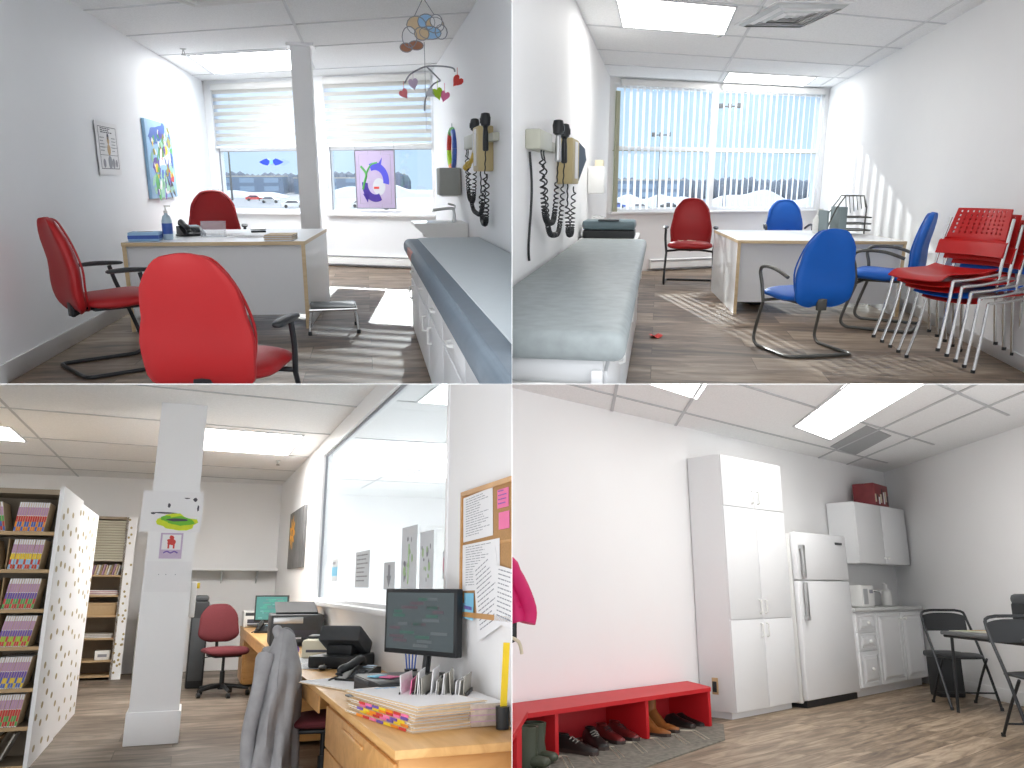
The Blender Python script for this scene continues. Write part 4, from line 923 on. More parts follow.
# pillar with papers
mb = MB(); mb.box(-.38, .025, 8.1, 8.5, 0, H3); mb.box(-.40, .045, 8.08, 8.52, 0, .27, .008); struct('column', mb, TRIM).name = 'trim_6'
def front_paper(label, x, z, wd, ht, name, cat, tint=PAPER, rot=0.): return wall_paper(label, 0, 0, wd, ht, cat, name=name, tint=tint, rows=0, thing_rz=rot, yv=(x - .10, 8.094, z))
t = front_paper('painting with a bright green and yellow blob taped to the pillar', -.095, 1.815, .52, .37, 'child_painting', 'drawing')
a = MB(); rn = random.Random(2); blot(a, .04, .09, .17, .075, 0, -.003, 18, rn=rn); part('yellow_paint', a, mat('chartreuse_paint', (.62, .72, .03), .6, noise=.2, nscale=15), t, smooth=0)
a = MB(); blot(a, .08, .10, .12, .05, 0, -.0034, 16, rn=rn); blot(a, -.04, .12, .05, .025, 0, -.0036, 12, rn=rn); part('green_paint', a, mat('leaf_paint', (.16, .50, .04), .6, noise=.2), t, smooth=0)
a = MB()
for cx, cz, rx, rz_ in ((.05, .11, .09, .015), (-.06, .17, .10, .008), (-.16, .165, .02, .01), (-.03, .24, .015, .02), (.19, .3, .02, .02), (.22, .22, .01, .03), (.12, .31, .03, .006)): blot(a, cx, cz, rx, rz_, 0, -.004 - .0001 * rx * 50, 10, rn=rn)
part('dark_strokes', a, INK, t, smooth=0)
t = front_paper('small purple-framed card with a red figure on the pillar', -.075, 1.575, .19, .23, 'small_card', 'card', LILAC)
a = MB(); a.box(-.08, .08, -.003, -.002, .08, .215); part('white_field', a, PAPER, t, smooth=0); a = MB(); rn = random.Random(9); blot(a, 0, .15, .04, .035, 0, -.0038, rn=rn); blot(a, 0, .19, .02, .02, 0, -.0042, rn=rn); a.box(-.03, -.015, -.004, -.003, .09, .13); a.box(.015, .03, -.004, -.003, .09, .13); part('red_figure', a, REDP, t, smooth=0)
a = MB(); a.tube([(-.06, -.004, .05), (-.03, -.004, .065), (0, -.004, .05), (.03, -.004, .065), (.06, -.004, .05)], .006, 5, sm=3); part('purple_scroll', a, VIO, t)
t = front_paper('blank white paper sheet taped lowest on the pillar', -.075, 1.28, .38, .27, 'paper_note', 'paper'); a = MB(); [a.box(x - .004, x + .004, -.003, -.002, .15, .157) for x in (-.08, -.02, .06)]; part('pencil_marks', a, INKG, t, smooth=0)
t = thing('paper_roll_holder', 'white paper strip hanging on the right side of the pillar', 'paper', (.03, 8.3, 1.05), 0); a = MB(); a.box(0, .05, -.1, .1, 0, .32, .01); part('roll', a, WHITEP, t); a = MB(); a.box(.05, .075, -.03, .03, .26, .31, .004); part('yellow_tab', a, YEL, t)
# wall shelf on the back wall
t = thing('wall_shelf', 'long white wall shelf with brackets on the back wall of the office', 'shelf', (-.35, Y3, 1.60), 0)
a = MB(); a.box(0, 1.71, -.38, 0, -.04, 0, .004); part('board', a, TRIM, t); a = MB(); a.box(0, 1.71, -.06, 0, -.16, -.04); part('back_rail', a, WHITEP, t, smooth=0)
for q in (.35, .85, 1.4): a = MB(); a.prism([(-.34, -.04), (-.32, -.07), (-.03, -.24), (0, -.24), (0, -.04)], q - .01, q + .01, axis='x'); part('bracket', a, STEEL, t, smooth=0)
# picture
t = thing('canvas_picture', 'grey canvas print with an orange flower on the office right wall', 'picture', (X3 - .003, 11.6, 1.56), -PI / 2)
a = MB(); a.box(-.82, .82, -.035, 0, 0, .80, .003); part('canvas', a, mat('grey_bark', (.13, .13, .13), .6, noise=.8, nscale=7, stretch=(1, 3, .6)), t); a = MB(); rn = random.Random(4)
for i in range(9): q = i * 2 * PI / 9; blot(a, -.42 + .17 * math.cos(q), .50 + .1 * math.sin(q), .15, .05, 0, -.036 - .0003 * i, 9, rot=q, rn=rn)
part('orange_petals', a, mat('flower_orange', (.85, .40, .03), .6, noise=.15), t, smooth=0); a = MB(); blot(a, -.42, .5, .08, .05, 0, -.040, rn=rn); part('flower_centre', a, BROWN, t, smooth=0)
# ---- folder shelving
DOTM = mat('gold_dot', (.42, .33, .16), .4, .3)
def dots(mb, y0, y1, z0, z1, x, seed, n=46, mi=1):
    rn = random.Random(seed); pts = []
    while len(pts) < n:
        p = (rn.uniform(y0 + .08, y1 - .08), rn.uniform(z0 + .06, z1 - .06))
        if all(math.hypot((p[0] - q[0]) * .6, p[1] - q[1]) > .12 for q in pts) or rn.random() < .003: pts.append(p)
    for (yy, zz) in pts: mb.add([(x, yy + .06 * math.cos(k * PI / 6), zz + .026 * math.sin(k * PI / 6)) for k in range(12)], [tuple(range(12))], mi)
BD = [.03, .302, .576, .879, 1.158, 1.458, 1.75]
t = thing('folder_shelf', 'tall tan shelf unit with polka-dot paper on its side, full of folders', 'shelf', (-1.0, 7.38, 0), 0)
a = MB(); a.box(-.03, 0, 0, 1.3, 0, 2.12); dots(a, 0, 1.3, 0, 2.12, .001, 1); part('side_panel', a, [TRIM, DOTM], t, smooth=0)
a = MB(); a.box(-1.75, -1.72, 0, .6, 0, 2.09); part('side_panel', a, TANSH, t, smooth=0)
a = MB(); a.box(-1.72, -.03, .45, .47, 0, 2.09); part('back_panel', a, TANSH, t, smooth=0)
a = MB(); a.box(-1.74, -.03, 0, .46, 2.05, 2.09); part('top_panel', a, TANSH, t, smooth=0)
for z in BD:
    a = MB(); a.box(-1.72, -.03, 0, .46, z - .02, z); b = part('shelf_board', a, TANSH, t, smooth=0); a = MB(); a.box(-1.72, -.03, -.006, 0, z - .024, z + .004); part('edge_strip', a, KRAFT, b, smooth=0)
for z in BD[:-1]:
    for x in (-.35, -.68): a = MB(); a.box(x - .004, x + .004, .1, .45, z, z + .24); part('divider', a, KRAFT, t, smooth=0)
t2 = thing('folder_shelf', 'second shelf unit behind, only its polka-dot side panel showing', 'shelf', (-1.01, 8.72, 0), 0)
a = MB(); a.box(-.03, 0, 0, 1.55, 0, 2.10); dots(a, 0, 1.55, 0, 2.1, .001, 2, 52); part('side_panel', a, [TRIM, DOTM], t2, smooth=0); a = MB(); a.box(-1.6, -.03, 0, 1.5, 0, 2.08); part('shelf_body', a, TANSH, t2, smooth=0)
# folders: a manila card folder with coloured end tabs
def folder_mesh(nm, bands, hgt=.235):
    mb = MB(); mb.box(0, .011, 0, .30, 0, hgt, mi=0); mb.box(.003, .0145, .004, .30, .004, hgt * .985, mi=1)
    for i, (za, zb, mi) in enumerate(bands): mb.box(-.0006, .0118, -.0012, .0005, za, zb, mi=2 + i)
    return mb
FM = {}
def fmesh(key, cols):
    if key not in FM:
        n = len(cols); zs = [(.008, .040), (.040, .080), (.080, .125), (.130, .195)][:n]
        FM[key] = folder_mesh(key, [(a_, b_, 0) for a_, b_ in zs]).mesh('folder', [PAPER, MANILA] + cols, 0)
    return FM[key]
PLUM = mat('plum_tab', (.30, .13, .34), .6); MAUV = mat('mauve_tab', (.55, .34, .50), .6); WHT = PAPER
rows = [  # z, left colours, right colours, words
    (1.75, [REDP, BLU, GRN, MAUV], [ORG, BLU, REDP, MAUV], 'green and blue', 'orange and blue', 'top shelf'),
    (1.458, [REDP, MAUV, YEL, WHT], [REDP, SKY, YEL, MAUV], 'yellow', 'yellow and grey', 'second shelf from the top'),
    (1.158, [CYAN, ORG, YEL, PLUM], [REDP, GRN, VIO, MAUV], 'orange and yellow', 'green and violet', 'third shelf from the top'),
    (.879, [ORG, LIME, VIO, MAUV], [REDP, LIME, VIO, MAUV], 'violet and lime', 'lime and violet', 'fourth shelf from the top'),
    (.576, [SKY, MAUV, VIO, WHT], [BLU, YEL, VIO, MAUV], 'violet and pale blue', 'violet and yellow', 'fifth shelf from the top'),
    (.302, [INK, ORG, VIO, MAUV], [REDP, GRN, REDP, MAUV], 'orange and violet', 'red and green', 'sixth shelf from the top')]
rnd = random.Random(21)
for z, cl, cr_, wl, wr, sh in rows:
    for (x0, x1, cols, wd, side) in ((-.345, -.06, cr_, wr, 'right'), (-.675, -.36, cl, wl, 'left')):
        grp = 'folders with %s tabs, %s, %s section' % (wd, sh, side)
        lab = 'manila folder with %s tabs, %s, %s section' % (wd, sh, side)
        lean = rnd.uniform(.08, .24) * (1 if side == 'right' or z < 1 else -1); n = 13; x = x0 + (.02 if lean > 0 else .06)
        step = (x1 - x0 - .07) / n
        for i in range(n):
            me = fmesh(sh + side + str(i % 3), [cols[0] if i % 3 else cols[1], cols[1] if i % 4 else cols[0], cols[2], cols[3]])
            solo('patient_folder', me, None, lab, 'folder', (-1.0 + x + i * step, 7.40 + rnd.uniform(0, .015), z + .002), 0, grp, ry=lean)
for i, (xx, m_, ln) in enumerate(((-.60, KRAFT, .4), (-.50, BEIGE, .35), (-.33, KRAFT, .5), (-.22, BEIGE, .42))):
    t = solo('slanted_divider', (lambda m: (m.box(0, .012, 0, .3, 0, .24), m)[1])(MB()), m_, ['tan metal divider leaning at the left of the bottom shelf', 'grey metal divider leaning on the bottom shelf', 'broad wooden divider leaning in the middle of the bottom shelf', 'grey divider leaning near the polka-dot panel on the bottom shelf'][i], 'divider', (-1.0 + xx, 7.42, .032), 0, ry=ln, smooth=0)
# far shelf
t = thing('storage_shelf', 'far shelf with beige roller shutter and polka-dot edge by the back wall', 'shelf', (-.92, 13.6, 0), 0)
a = MB(); a.box(-.03, .12, 0, .02, 0, 2.34); 
rn = random.Random(8)
for i in range(30): zz = rn.uniform(.05, 2.3); xx = rn.uniform(-.01, .1); a.add([(xx + .016 * math.cos(k * PI / 5), -.001, zz + .018 * math.sin(k * PI / 5)) for k in range(10)], [tuple(range(10))], 1)
part('polka_dot_panel', a, [TRIM, DOTM], t, smooth=0)
a = MB(); a.box(-.03, .0, .0, .55, 0, 2.34); a.box(-.9, -.87, 0, .55, 0, 2.34); a.box(-.9, 0, .5, .55, 0, 2.34); a.box(-.9, 0, 0, .55, 2.30, 2.34); part('carcass', a, TANSH, t, smooth=0)
a = MB()
for i in range(16): a.box(-.87, -.03, .02, .035, 1.68 + i * .038, 1.713 + i * .038, .006)
part('roller_shutter', a, mat('shutter_beige', (.52, .49, .38), .5), t)
for z in (1.48, 1.19, .90, .58, .27, .06): a = MB(); a.box(-.87, -.03, 0, .5, z - .025, z); part('shelf_board', a, KRAFT, t, smooth=0)
lx = -.92
t = thing('file_row', 'row of cream files on the upper board of the far shelf', 'files', (lx - .85, 13.7, 1.48), 0, None)
rn = random.Random(5)
for i in range(22): a = MB(); a.box(0, .02, 0, .3, 0, rn.uniform(.14, .17)); a.v = [(x + .04 + i * .034 + z * .2, y, z) for x, y, z in a.v]; part('file', a, [MANILA, PAPER, KRAFT, MAUV][i % 4], t, smooth=0)
def pile(label, loc, n, cols, w_=.3, d_=.35, hh=.01, name='paper_pile', rz=0.):
    t = thing(name, label, 'papers', loc, rz); rn = random.Random(int(loc[0] * 100 + loc[2] * 37))
    for i in range(n): a = MB(); a.box(-w_ / 2, w_ / 2, -d_ / 2, d_ / 2, i * hh, (i + .85) * hh, 0, rz=rn.uniform(-.12, .12)); part('sheet', a, cols[i % len(cols)], t, smooth=0)
    return t
pile('loose pink and tan papers on a board of the far shelf', (lx - .25, 13.85, 1.19), 7, [PAPER, MANILA, MAUV], .40, .3)
t = thing('cardboard_box', 'low cardboard box on the middle board of the far shelf', 'box', (lx - .27, 13.85, .90), 0); a = MB(); a.box(-.22, .22, -.16, .16, 0, .17, .004); part('carton', a, KRAFT, t); a = MB(); a.box(-.225, .225, -.165, .165, .14, .18, .003); part('lid', a, KRAFT, t)
pile('white paper bundles on a low board of the far shelf', (lx - .26, 13.85, .58), 6, [PAPER, BEIGE], .4, .3)
t = thing('white_carton', 'small white carton on the bottom board of the far shelf', 'box', (lx - .16, 13.8, .27), 0); a = MB(); a.box(-.1, .1, -.1, .1, 0, .13, .004); part('carton', a, WHITEP, t); a = MB(); a.box(-.06, .06, -.103, -.1, .04, .08); part('label_sticker', a, INKG, t)
# file cabinet with tray
t = thing('file_cabinet', 'beige metal file cabinet between the far shelf and the pillar', 'cabinet', (-.64, 13.4, 0), 0)
a = MB(); a.box(0, .40, 0, .55, .02, .93, .006); part('body', a, BEIGE, t)
for i in range(3): a = MB(); a.box(.015, .385, -.015, 0, .05 + i * .29, .32 + i * .29, .004); d = part('drawer', a, BEIGE, t); b = MB(); b.tube([(.13, -.015, .25 + i * .29), (.14, -.04, .25 + i * .29), (.26, -.04, .25 + i * .29), (.27, -.015, .25 + i * .29)], .007, 6); part('handle', b, STEEL, d)
t = thing('letter_tray', 'black stacked letter tray on top of the beige file cabinet', 'tray', (-.44, 13.6, .932), 0)
for i in range(4): a = MB(); a.box(-.14, .14, -.15, .15, i * .1, i * .1 + .015, .003); a.box(-.14, -.128, -.15, .15, i * .1, i * .1 + .09); a.box(.128, .14, -.15, .15, i * .1, i * .1 + .09); part('tray', a, BLACK, t)
pile('paper sheaf inside the black letter tray', (-.44, 13.58, 1.05), 4, [PAPER, KRAFT], .22, .26, .008)
t = thing('water_dispenser', 'tall black appliance standing behind the pillar', 'appliance', (.20, 12.2, 0), 0); a = MB(); a.box(-.12, .10, -.15, .15, 0, 1.12, .02); part('body', a, BLACK, t); a = MB(); a.box(-.09, .09, -.13, .13, 1.12, 1.2, .03); part('top_cap', a, DGREY, t); a = MB(); a.box(-.1, .08, -.158, -.15, .1, .9, .004); part('front_panel', a, DGREY, t)
# ---- office chairs
def task_chair(label, loc, rz, k=1.0, group=None):
    t = thing('office_chair', label, 'chair', loc, rz, group)
    a = MB(); a.pad([(.24 * k, .46 * k), (.1 * k, .485 * k), (-.22 * k, .475 * k)], [.20 * k, .245 * k, .22 * k], [.035 * k, .045 * k, .035 * k], rnd=.2, e=.62); part('seat', a, MAROON, t)
    a = MB(); a.box(-.15 * k, .15 * k, -.17 * k, .17 * k, .415 * k, .44 * k, .01); part('seat_plate', a, BLACK, t)
    a = MB(); a.pad([(-.23 * k, .56 * k), (-.25 * k, .72 * k), (-.29 * k, .98 * k)], [.18 * k, .235 * k, .22 * k, .16 * k], [.035 * k, .04 * k, .03 * k], rnd=.3, e=.75, bulge=.02); part('backrest', a, MAROON, t)
    a = MB(); a.tube([(0, -.1 * k, .42 * k), (0, -.26 * k, .44 * k), (0, -.31 * k, .58 * k), (0, -.30 * k, .74 * k)], .018 * k, 8, sm=3, flat=.5); part('back_bracket', a, BLACK, t)
    a = MB(); a.lathe([(.03, .08 * k), (.03, .26 * k), (.018, .26 * k), (.018, .42 * k)], n=14); part('gas_lift', a, BLACK, t)
    a = MB(); a.tube([(.05 * k, .03, .43 * k), (.2 * k, .05, .42 * k), (.25 * k, .05, .41 * k)], .007, 6); part('lever', a, BLACK, t)
    a = MB(); a.lathe([(.045, .07 * k), (.05, .12 * k), (.03, .13 * k)], n=14)
    for i in range(5):
        q = 2 * PI * i / 5 + .3; a.tube([(0, 0, .11 * k), (.14 * k * math.cos(q), .14 * k * math.sin(q), .10 * k), (.29 * k * math.cos(q), .29 * k * math.sin(q), .072 * k)], [.026 * k, .022 * k, .016 * k], 8)
    part('star_base', a, BLACK, t)
    for i in range(5): q = 2 * PI * i / 5 + .3; a = MB(); c = (.28 * k * math.cos(q), .28 * k * math.sin(q)); a.cyl((c[0] - .02, c[1], .028 * k), (c[0] + .02, c[1], .028 * k), .028 * k, 12); part('caster', a, BLACK, t)
    return t
task_chair('maroon fabric office chair with black star base beyond the pillar', (.50, 11.2, 0), PI + .25, 1.12, 'maroon office chairs')
ch = task_chair('maroon office chair under the desk, carrying a grey jacket', (.92, 5.75, 0), -PI / 2 - .15, 1.0, 'maroon office chairs')
# grey jacket over the backrest
def jk(u, v):
    # u round the back, v from the shoulders down
    q = 2 * PI * u; z = 1.04 - .84 * v
    w_ = .09 + .19 * min(1, v * 3.2) ** .6 + .06 * v; d_ = .055 + .05 * min(1, v * 4) + .05 * v
    f = 1 + .10 * math.sin(7 * q + 5 * v) * min(1, v * 2) + .05 * math.sin(13 * q - 4 * v) * v
    return (w_ * f * math.cos(q), -.0 + d_ * f * math.sin(q) - .04 * v, z + .02 * math.cos(2 * q))
a = MB(); a.grid(lambda u, v: jk(u, v), 72, 30, thick=.008)
t = thing('draped_jacket', 'grey fleece jacket draped over the back of the desk chair', 'jacket', (.63, 5.72, 0), -PI / 2 - .15)
part('body', a, JACKET, t, smooth=60)
a = MB(); a.tube([(.2, -.10, .92), (.25, -.13, .7), (.22, -.17, .45), (.2, -.16, .22), (.21, -.15, .12)], [.05, .06, .055, .05, .045], 12, sm=5); part('sleeve', a, JACKET, t, smooth=60)
a = MB(); a.tube([(-.2, -.10, .92), (-.26, -.12, .7), (-.25, -.14, .45), (-.22, -.13, .26)], [.05, .06, .055, .05], 12, sm=5); part('sleeve', a, JACKET, t, smooth=60)
a = MB(); a.tube([(-.12, -.02, 1.0), (-.06, -.05, 1.05), (.06, -.05, 1.05), (.12, -.02, 1.0)], [.03, .045, .045, .03], 10, sm=4); part('collar', a, JACKET, t, smooth=60)
# ---- the long desk
t = thing('reception_worktop', 'long honey-coloured worktop running along the right wall of the office', 'worktop', (.77, 3.15, 0), 0)
a = MB(); a.box(0, .59, 0, 9.8, .715, .75, .006); part('top', a, OAKT, t); a = MB(); a.box(.56, .59, .02, 9.8, .1, .715); part('back_panel', a, OAK, t, smooth=0); a = MB(); a.box(.0, .01, 1.9, 9.7, .62, .715); part('apron', a, OAK, t, smooth=0)
def pedestal(label, y, L, n=3):
    t = thing('desk_pedestal', label, 'drawer cabinet', (.80, y, 0), 0, 'desk pedestals'); a = MB(); a.box(0, .52, 0, L, .03, .71, .003); part('carcass', a, OAK, t)
    hs = [.66 / n] * n; z = .04
    for i in range(n): a = MB(); a.box(-.018, 0, .02, L - .02, z, z + hs[i] - .012, .004); d = part('drawer', a, OAK, t); b = MB(); b.box(-.03, -.018, L * .35, L * .65, z + hs[i] - .06, z + hs[i] - .045, .003); part('pull', b, OAKT, d); z += hs[i]
pedestal('honey oak drawer pedestal at the near end of the worktop', 3.2, 1.65, 3); pedestal('honey oak drawer pedestal in the middle of the worktop', 7.6, 1.7, 1); pedestal('honey oak drawer pedestal at the far end of the worktop', 12.0, .9, 1)
Z = .752
SCRN = mat('screen_grey', (.22, .26, .27), .12, noise=.05)
def monitor(label, loc, rz, W, H, seed, tone):
    t = thing('monitor', label, 'monitor', loc, rz)
    a = MB(); a.box(-W / 2, W / 2, -.025, .02, .11, .11 + H, .006); b = part('housing', a, BLACK, t)
    a = MB(); a.box(-W / 2 + .02, W / 2 - .02, -.0262, -.024, .135, .09 + H); s = part('screen', a, mat('screen%d' % seed, tone, .2, emit=.55), t, smooth=0)
    a = MB(); rn = random.Random(seed)
    for i in range(12):
        zz = .15 + (H - .08) * i / 12
        for q in range(rn.choice((1, 2, 3))): x0 = rn.uniform(-W * .44, W * .2); a.box(x0, x0 + rn.uniform(.1, .4) * W * .6, -.0272, -.0262, zz, zz + (H - .1) / 16, mi=rn.choice((0, 1, 2)))
    part('screen_rows', a, [mat('row_a%d' % seed, (tone[0] * 1.5, tone[1] * 1.4, tone[2] * 1.4), .3, emit=.5), mat('row_b%d' % seed, (tone[0] * 1.3, tone[1] * .8, tone[2] * .9), .3, emit=.5), mat('row_c%d' % seed, (tone[0] * .7, tone[1] * 1.3, tone[2] * 1.0), .3, emit=.5)], s, smooth=0)
    a = MB(); a.tube([(0, .03, .02), (0, .04, .1), (0, .02, .22)], .022, 8); part('neck', a, BLACK, t); a = MB(); a.lathe([(.11, 0), (.11, .012), (.03, .02)], (0, .03, 0), 24, sx=1.2); part('foot', a, BLACK, t)
    return t
monitor('large black monitor showing a grey record list, by the cork board', (1.19, 4.34, .875), -1.12, .58, .34, 1, (.05, .062, .066))
monitor('small monitor with a green screen at the far end of the worktop', (1.08, 11.6, Z), -.25, .44, .34, 2, (.05, .16, .15))
def printer(label, loc, rz, W, D, H, col, lid=False, group=None):
    t = thing('printer', label, 'printer', loc, rz, group); a = MB(); a.box(-W / 2, W / 2, -D / 2, D / 2, 0, H, .015); part('body', a, col, t)
    a = MB(); a.box(-W * .38, W * .38, -D / 2 - .06, -D / 2 + .02, H * .12, H * .2, .004); part('paper_tray', a, DGREY, t); a = MB(); a.box(-W * .38, W * .38, -D / 2 - .003, -D / 2 + .02, H * .25, H * .5); part('output_slot', a, INK, t, smooth=0)
    a = MB(); a.box(-W * .45, W * .1, -D / 2 - .004, -D / 2 + .02, H * .72, H * .92, .003); part('control_panel', a, DGREY if col is not DGREY else STEEL, t)
    if lid: a = MB(); a.prism([(-D * .3, 0), (D * .4, .10), (D * .4, .115), (-D * .3, .02)], -W * .4, W * .4, axis='x'); a.v = [(x, y, z + H) for x, y, z in a.v]; part('document_feeder', a, BLACK, t, smooth=0)
    return t
printer('low black printer beneath the large monitor', (1.12, 4.42, Z), -1.5, .50, .42, .118, BLACK)
printer('large charcoal printer with raised document feeder beside the glass', (1.07, 8.85, Z), -.05, .52, .62, .30, DGREY, True)
printer('white printer at the far end of the worktop by the wall shelf', (.99, 12.6, Z), .0, .42, .4, .22, WHITEP)
t = thing('label_printer', 'cream label printer with dark top between the charcoal printer and card reader', 'label printer', (1.10, 7.25, Z), -.3)
a = MB(); a.box(-.13, .13, -.2, .2, 0, .15, .03); part('body', a, CREAM, t); a = MB(); a.box(-.10, .10, -.08, .12, .15, .175, .008); part('top_cover', a, DGREY, t); a = MB(); a.box(-.09, .09, -.204, -.19, .05, .07); part('exit_slot', a, INK, t)
t = thing('card_reader', 'black receipt scanner with tilted grey top beside the label printer', 'scanner', (1.14, 6.35, Z), -.6)
a = MB(); a.box(-.19, .19, -.22, .2, 0, .09, .02); part('base', a, BLACK, t); a = MB(); a.T = T((0, .02, .18), 0, -.5); a.box(-.16, .16, -.14, .14, -.06, .06, .015); h = part('scan_head', a, DGREY, t); a = MB(); a.T = T((0, .02, .18), 0, -.5); a.box(-.14, .14, -.12, .12, .06, .068, .003); part('top_plate', a, STEEL, h); a = MB(); a.box(-.1, .1, -.1, .1, .08, .16, .01); part('neck', a, BLACK, t)
desk_phone('black and silver desk phone beside the large monitor', (1.05, 5.35, Z), -.9)
desk_phone('black desk phone partly hidden beside the far small monitor', (.95, 11.0, Z), -.3)
t = thing('computer_mouse', 'black computer mouse on the honey-coloured worktop', 'mouse', (.95, 6.1, Z), -.3); a = MB(); a.pad([(-.055, .016), (0, .02), (.055, .015)], [.026, .034, .028], [.012, .018, .012], rnd=.3, e=.8, steps=10, n=16); part('shell', a, BLACK, t); a = MB(); a.cyl((-.003, .03, .034), (.003, .03, .034), .008, 8); part('scroll_wheel', a, DGREY, t)
paper_sheet('white form lying beneath the cream label printer', (.93, 6.95, Z), .1, .28, .5, seed=11); paper_sheet('white paper at an angle beside the mouse', (.95, 6.42, Z + .0015), -.45, .34, .42, seed=12); paper_sheet('tan envelope under the papers in front of the label printer', (.92, 7.4, Z), .3, .26, .36, m=MANILA, printed=False, name='envelope')
t = thing('open_folder', 'open manila folder with white sheets in front of the mouse', 'folder', (.98, 5.2, Z), .35); a = MB(); a.box(-.19, .19, -.30, .30, 0, .004); part('cover', a, MANILA, t, smooth=0); a = MB(); a.box(-.18, .185, -.285, .295, .0045, .012, 0, rz=.02); part('sheets', a, PAPER, t, smooth=0)
# stack of charts at the near end: every chart is a thing
rn = random.Random(31)
TABM = [REDP, ORG, YEL, VIO, PINKN]
for i in range(8):
    t = thing('patient_chart', ['bottom chart', 'second chart from the bottom', 'third chart from the bottom', 'fourth chart from the bottom', 'fourth chart from the top', 'third chart from the top', 'second chart from the top', 'topmost chart'][i] + ' in the pile at the near end of the worktop', 'chart', (1.02 + rn.uniform(-.012, .012), 3.85 + rn.uniform(-.02, .02), Z + i * .0125), .22 + rn.uniform(-.03, .03), 'pile of patient charts')
    a = MB(); a.box(-.175, .175, -.36, .36, 0, .003); a.box(-.175, .175, -.36, .36, .0095, .012); part('cover', a, MANILA, t, smooth=0); a = MB(); a.box(-.168, .17, -.35, .35, .003, .0095); part('pages', a, PAPER, t, smooth=0)
    if i < 5:
        a = MB()
        for q in range(7): a.box(-.178, -.1745, -.30 + q * .075, -.235 + q * .075, .0005, .0115, mi=(q + i) % 5)
        part('colour_tabs', a, TABM, t, smooth=0)
    if i == 7:
        a = MB(); a.box(-.165, .165, -.34, .345, .0122, .0135); part('cover_sheet', a, PAPER, t, smooth=0)
        a = MB(); [a.box(x, x + .03, .27, .30, .0136, .0142) for x in (-.15, -.05, -.01, .03)]; part('blue_marks', a, [SKY], t, smooth=0)
# sorter with upright papers
t = thing('paper_sorter', 'low black sorter holding upright papers beside the pile of charts', 'sorter', (1.15, 3.90, Z), -.45)
a = MB(); a.box(-.16, .16, -.13, .13, 0, .02, .004); [a.box(-.16 + q * .062, -.155 + q * .062, -.12, .12, .02, .11) for q in range(6)]; part('rack', a, BLACK, t, smooth=0)
for q in range(15): a = MB(); a.T = T((-.145 + q * .02, 0, .022), rn.uniform(-.08, .08), 0, rn.uniform(-.12, .12)); a.box(0, .004, -.12 + rn.uniform(0, .02), .12, 0, rn.uniform(.13, .19)); part('upright_paper', a, [PAPER, WHITEP, BEIGE][q % 3] if q != 1 else PINKN, t, smooth=0)
t = thing('patterned_box', 'beige patterned cardboard box against the wall under the cork board', 'box', (1.27, 3.72, Z), 0)
a = MB(); a.box(-.085, .085, -.22, .25, 0, .09, .003); part('carton', a, mat('patterned_card', (.50, .42, .36), .7, noise=.5, nscale=40), t); a = MB(); [a.box(-.087, .087, -.222, .252, q, q + .004) for q in (.02, .045, .07)]; part('printed_lines', a, MAUV, t, smooth=0); a = MB(); a.box(-.08, .08, -.2, .2, .09, .092); part('white_top', a, PAPER, t, smooth=0)
t = thing('ruler', 'yellow ruler standing upright in a black cup at the right edge', 'ruler', (1.30, 3.42, Z), .2); a = MB(); a.T = T((0, 0, .01), 0, 0, .06); a.box(-.016, .016, -.002, .002, 0, .34); part('blade', a, YEL, t, smooth=0); a = MB(); a.lathe([(.028, 0), (.03, .09)], n=14); part('cup', a, BLACK, t)
for i, (lab, x, y, m, s_) in enumerate((('red and white pill box in front of the charcoal printer', .95, 8.72, REDP, .09), ('white tub beside the charcoal printer', .95, 9.25, WHITEP, .1), ('small dark box in front of the charcoal printer', 1.04, 8.55, DGREY, .085), ('orange stapler box near the charcoal printer corner', .87, 9.0, ORG, .06))):
    t = thing('small_box', lab, 'box', (x, y, Z), .2 * i); a = MB(); a.box(-s_ / 2, s_ / 2, -s_ / 2, s_ / 2, 0, s_ * 1.2, .004); part('carton', a, m, t); a = MB(); a.box(-s_ / 2 - .001, s_ / 2 + .001, -s_ / 2 - .001, s_ / 2 + .001, s_ * .8, s_ * 1.0); part('band', a, PAPER, t, smooth=0)
t = thing('tape_roll', 'small purple tape roll beside the cream label printer', 'tape', (.93, 7.6, Z), 0); a = MB(); a.tube([(.03 * math.cos(q * PI / 8), 0, .034 + .03 * math.sin(q * PI / 8)) for q in range(16)], .009, 6, closed=True); part('roll', a, VIO, t); a = MB(); a.cyl((0, -.008, .034), (0, .008, .034), .02, 12); part('core', a, LILAC, t)
t = thing('pen_cup', 'cup of blue pens behind the phone by the large monitor', 'pens', (1.30, 4.98, Z), 0); a = MB(); a.lathe([(.035, 0), (.04, .1)], n=14); part('cup', a, BLACK, t)
for q in range(4): a = MB(); a.cyl((.01 * (q - 1.5), 0, .02), (.022 * (q - 1.5), .01, .19), .005, 6); part('pen', a, BLU, t)
t = thing('sticky_notes', 'blue and pink note pads lying on the low black printer', 'notes', (1.0, 4.42, .874), -.9, None); a = MB(); a.box(-.06, .0, -.05, .04, 0, .006); part('blue_pad', a, CYAN, t, smooth=0); a = MB(); a.box(.01, .09, -.04, .04, 0, .005); part('pink_pad', a, PINKN, t, smooth=0)
solo('blue_scrap', (lambda m: (m.box(-.05, .05, 0, .002, 0, .07), m)[1])(MB()), VIO, 'small purple note on the wall under the reception window sill', 'note', (X3 - .004, 5.9, 1.05), PI / 2, smooth=0)
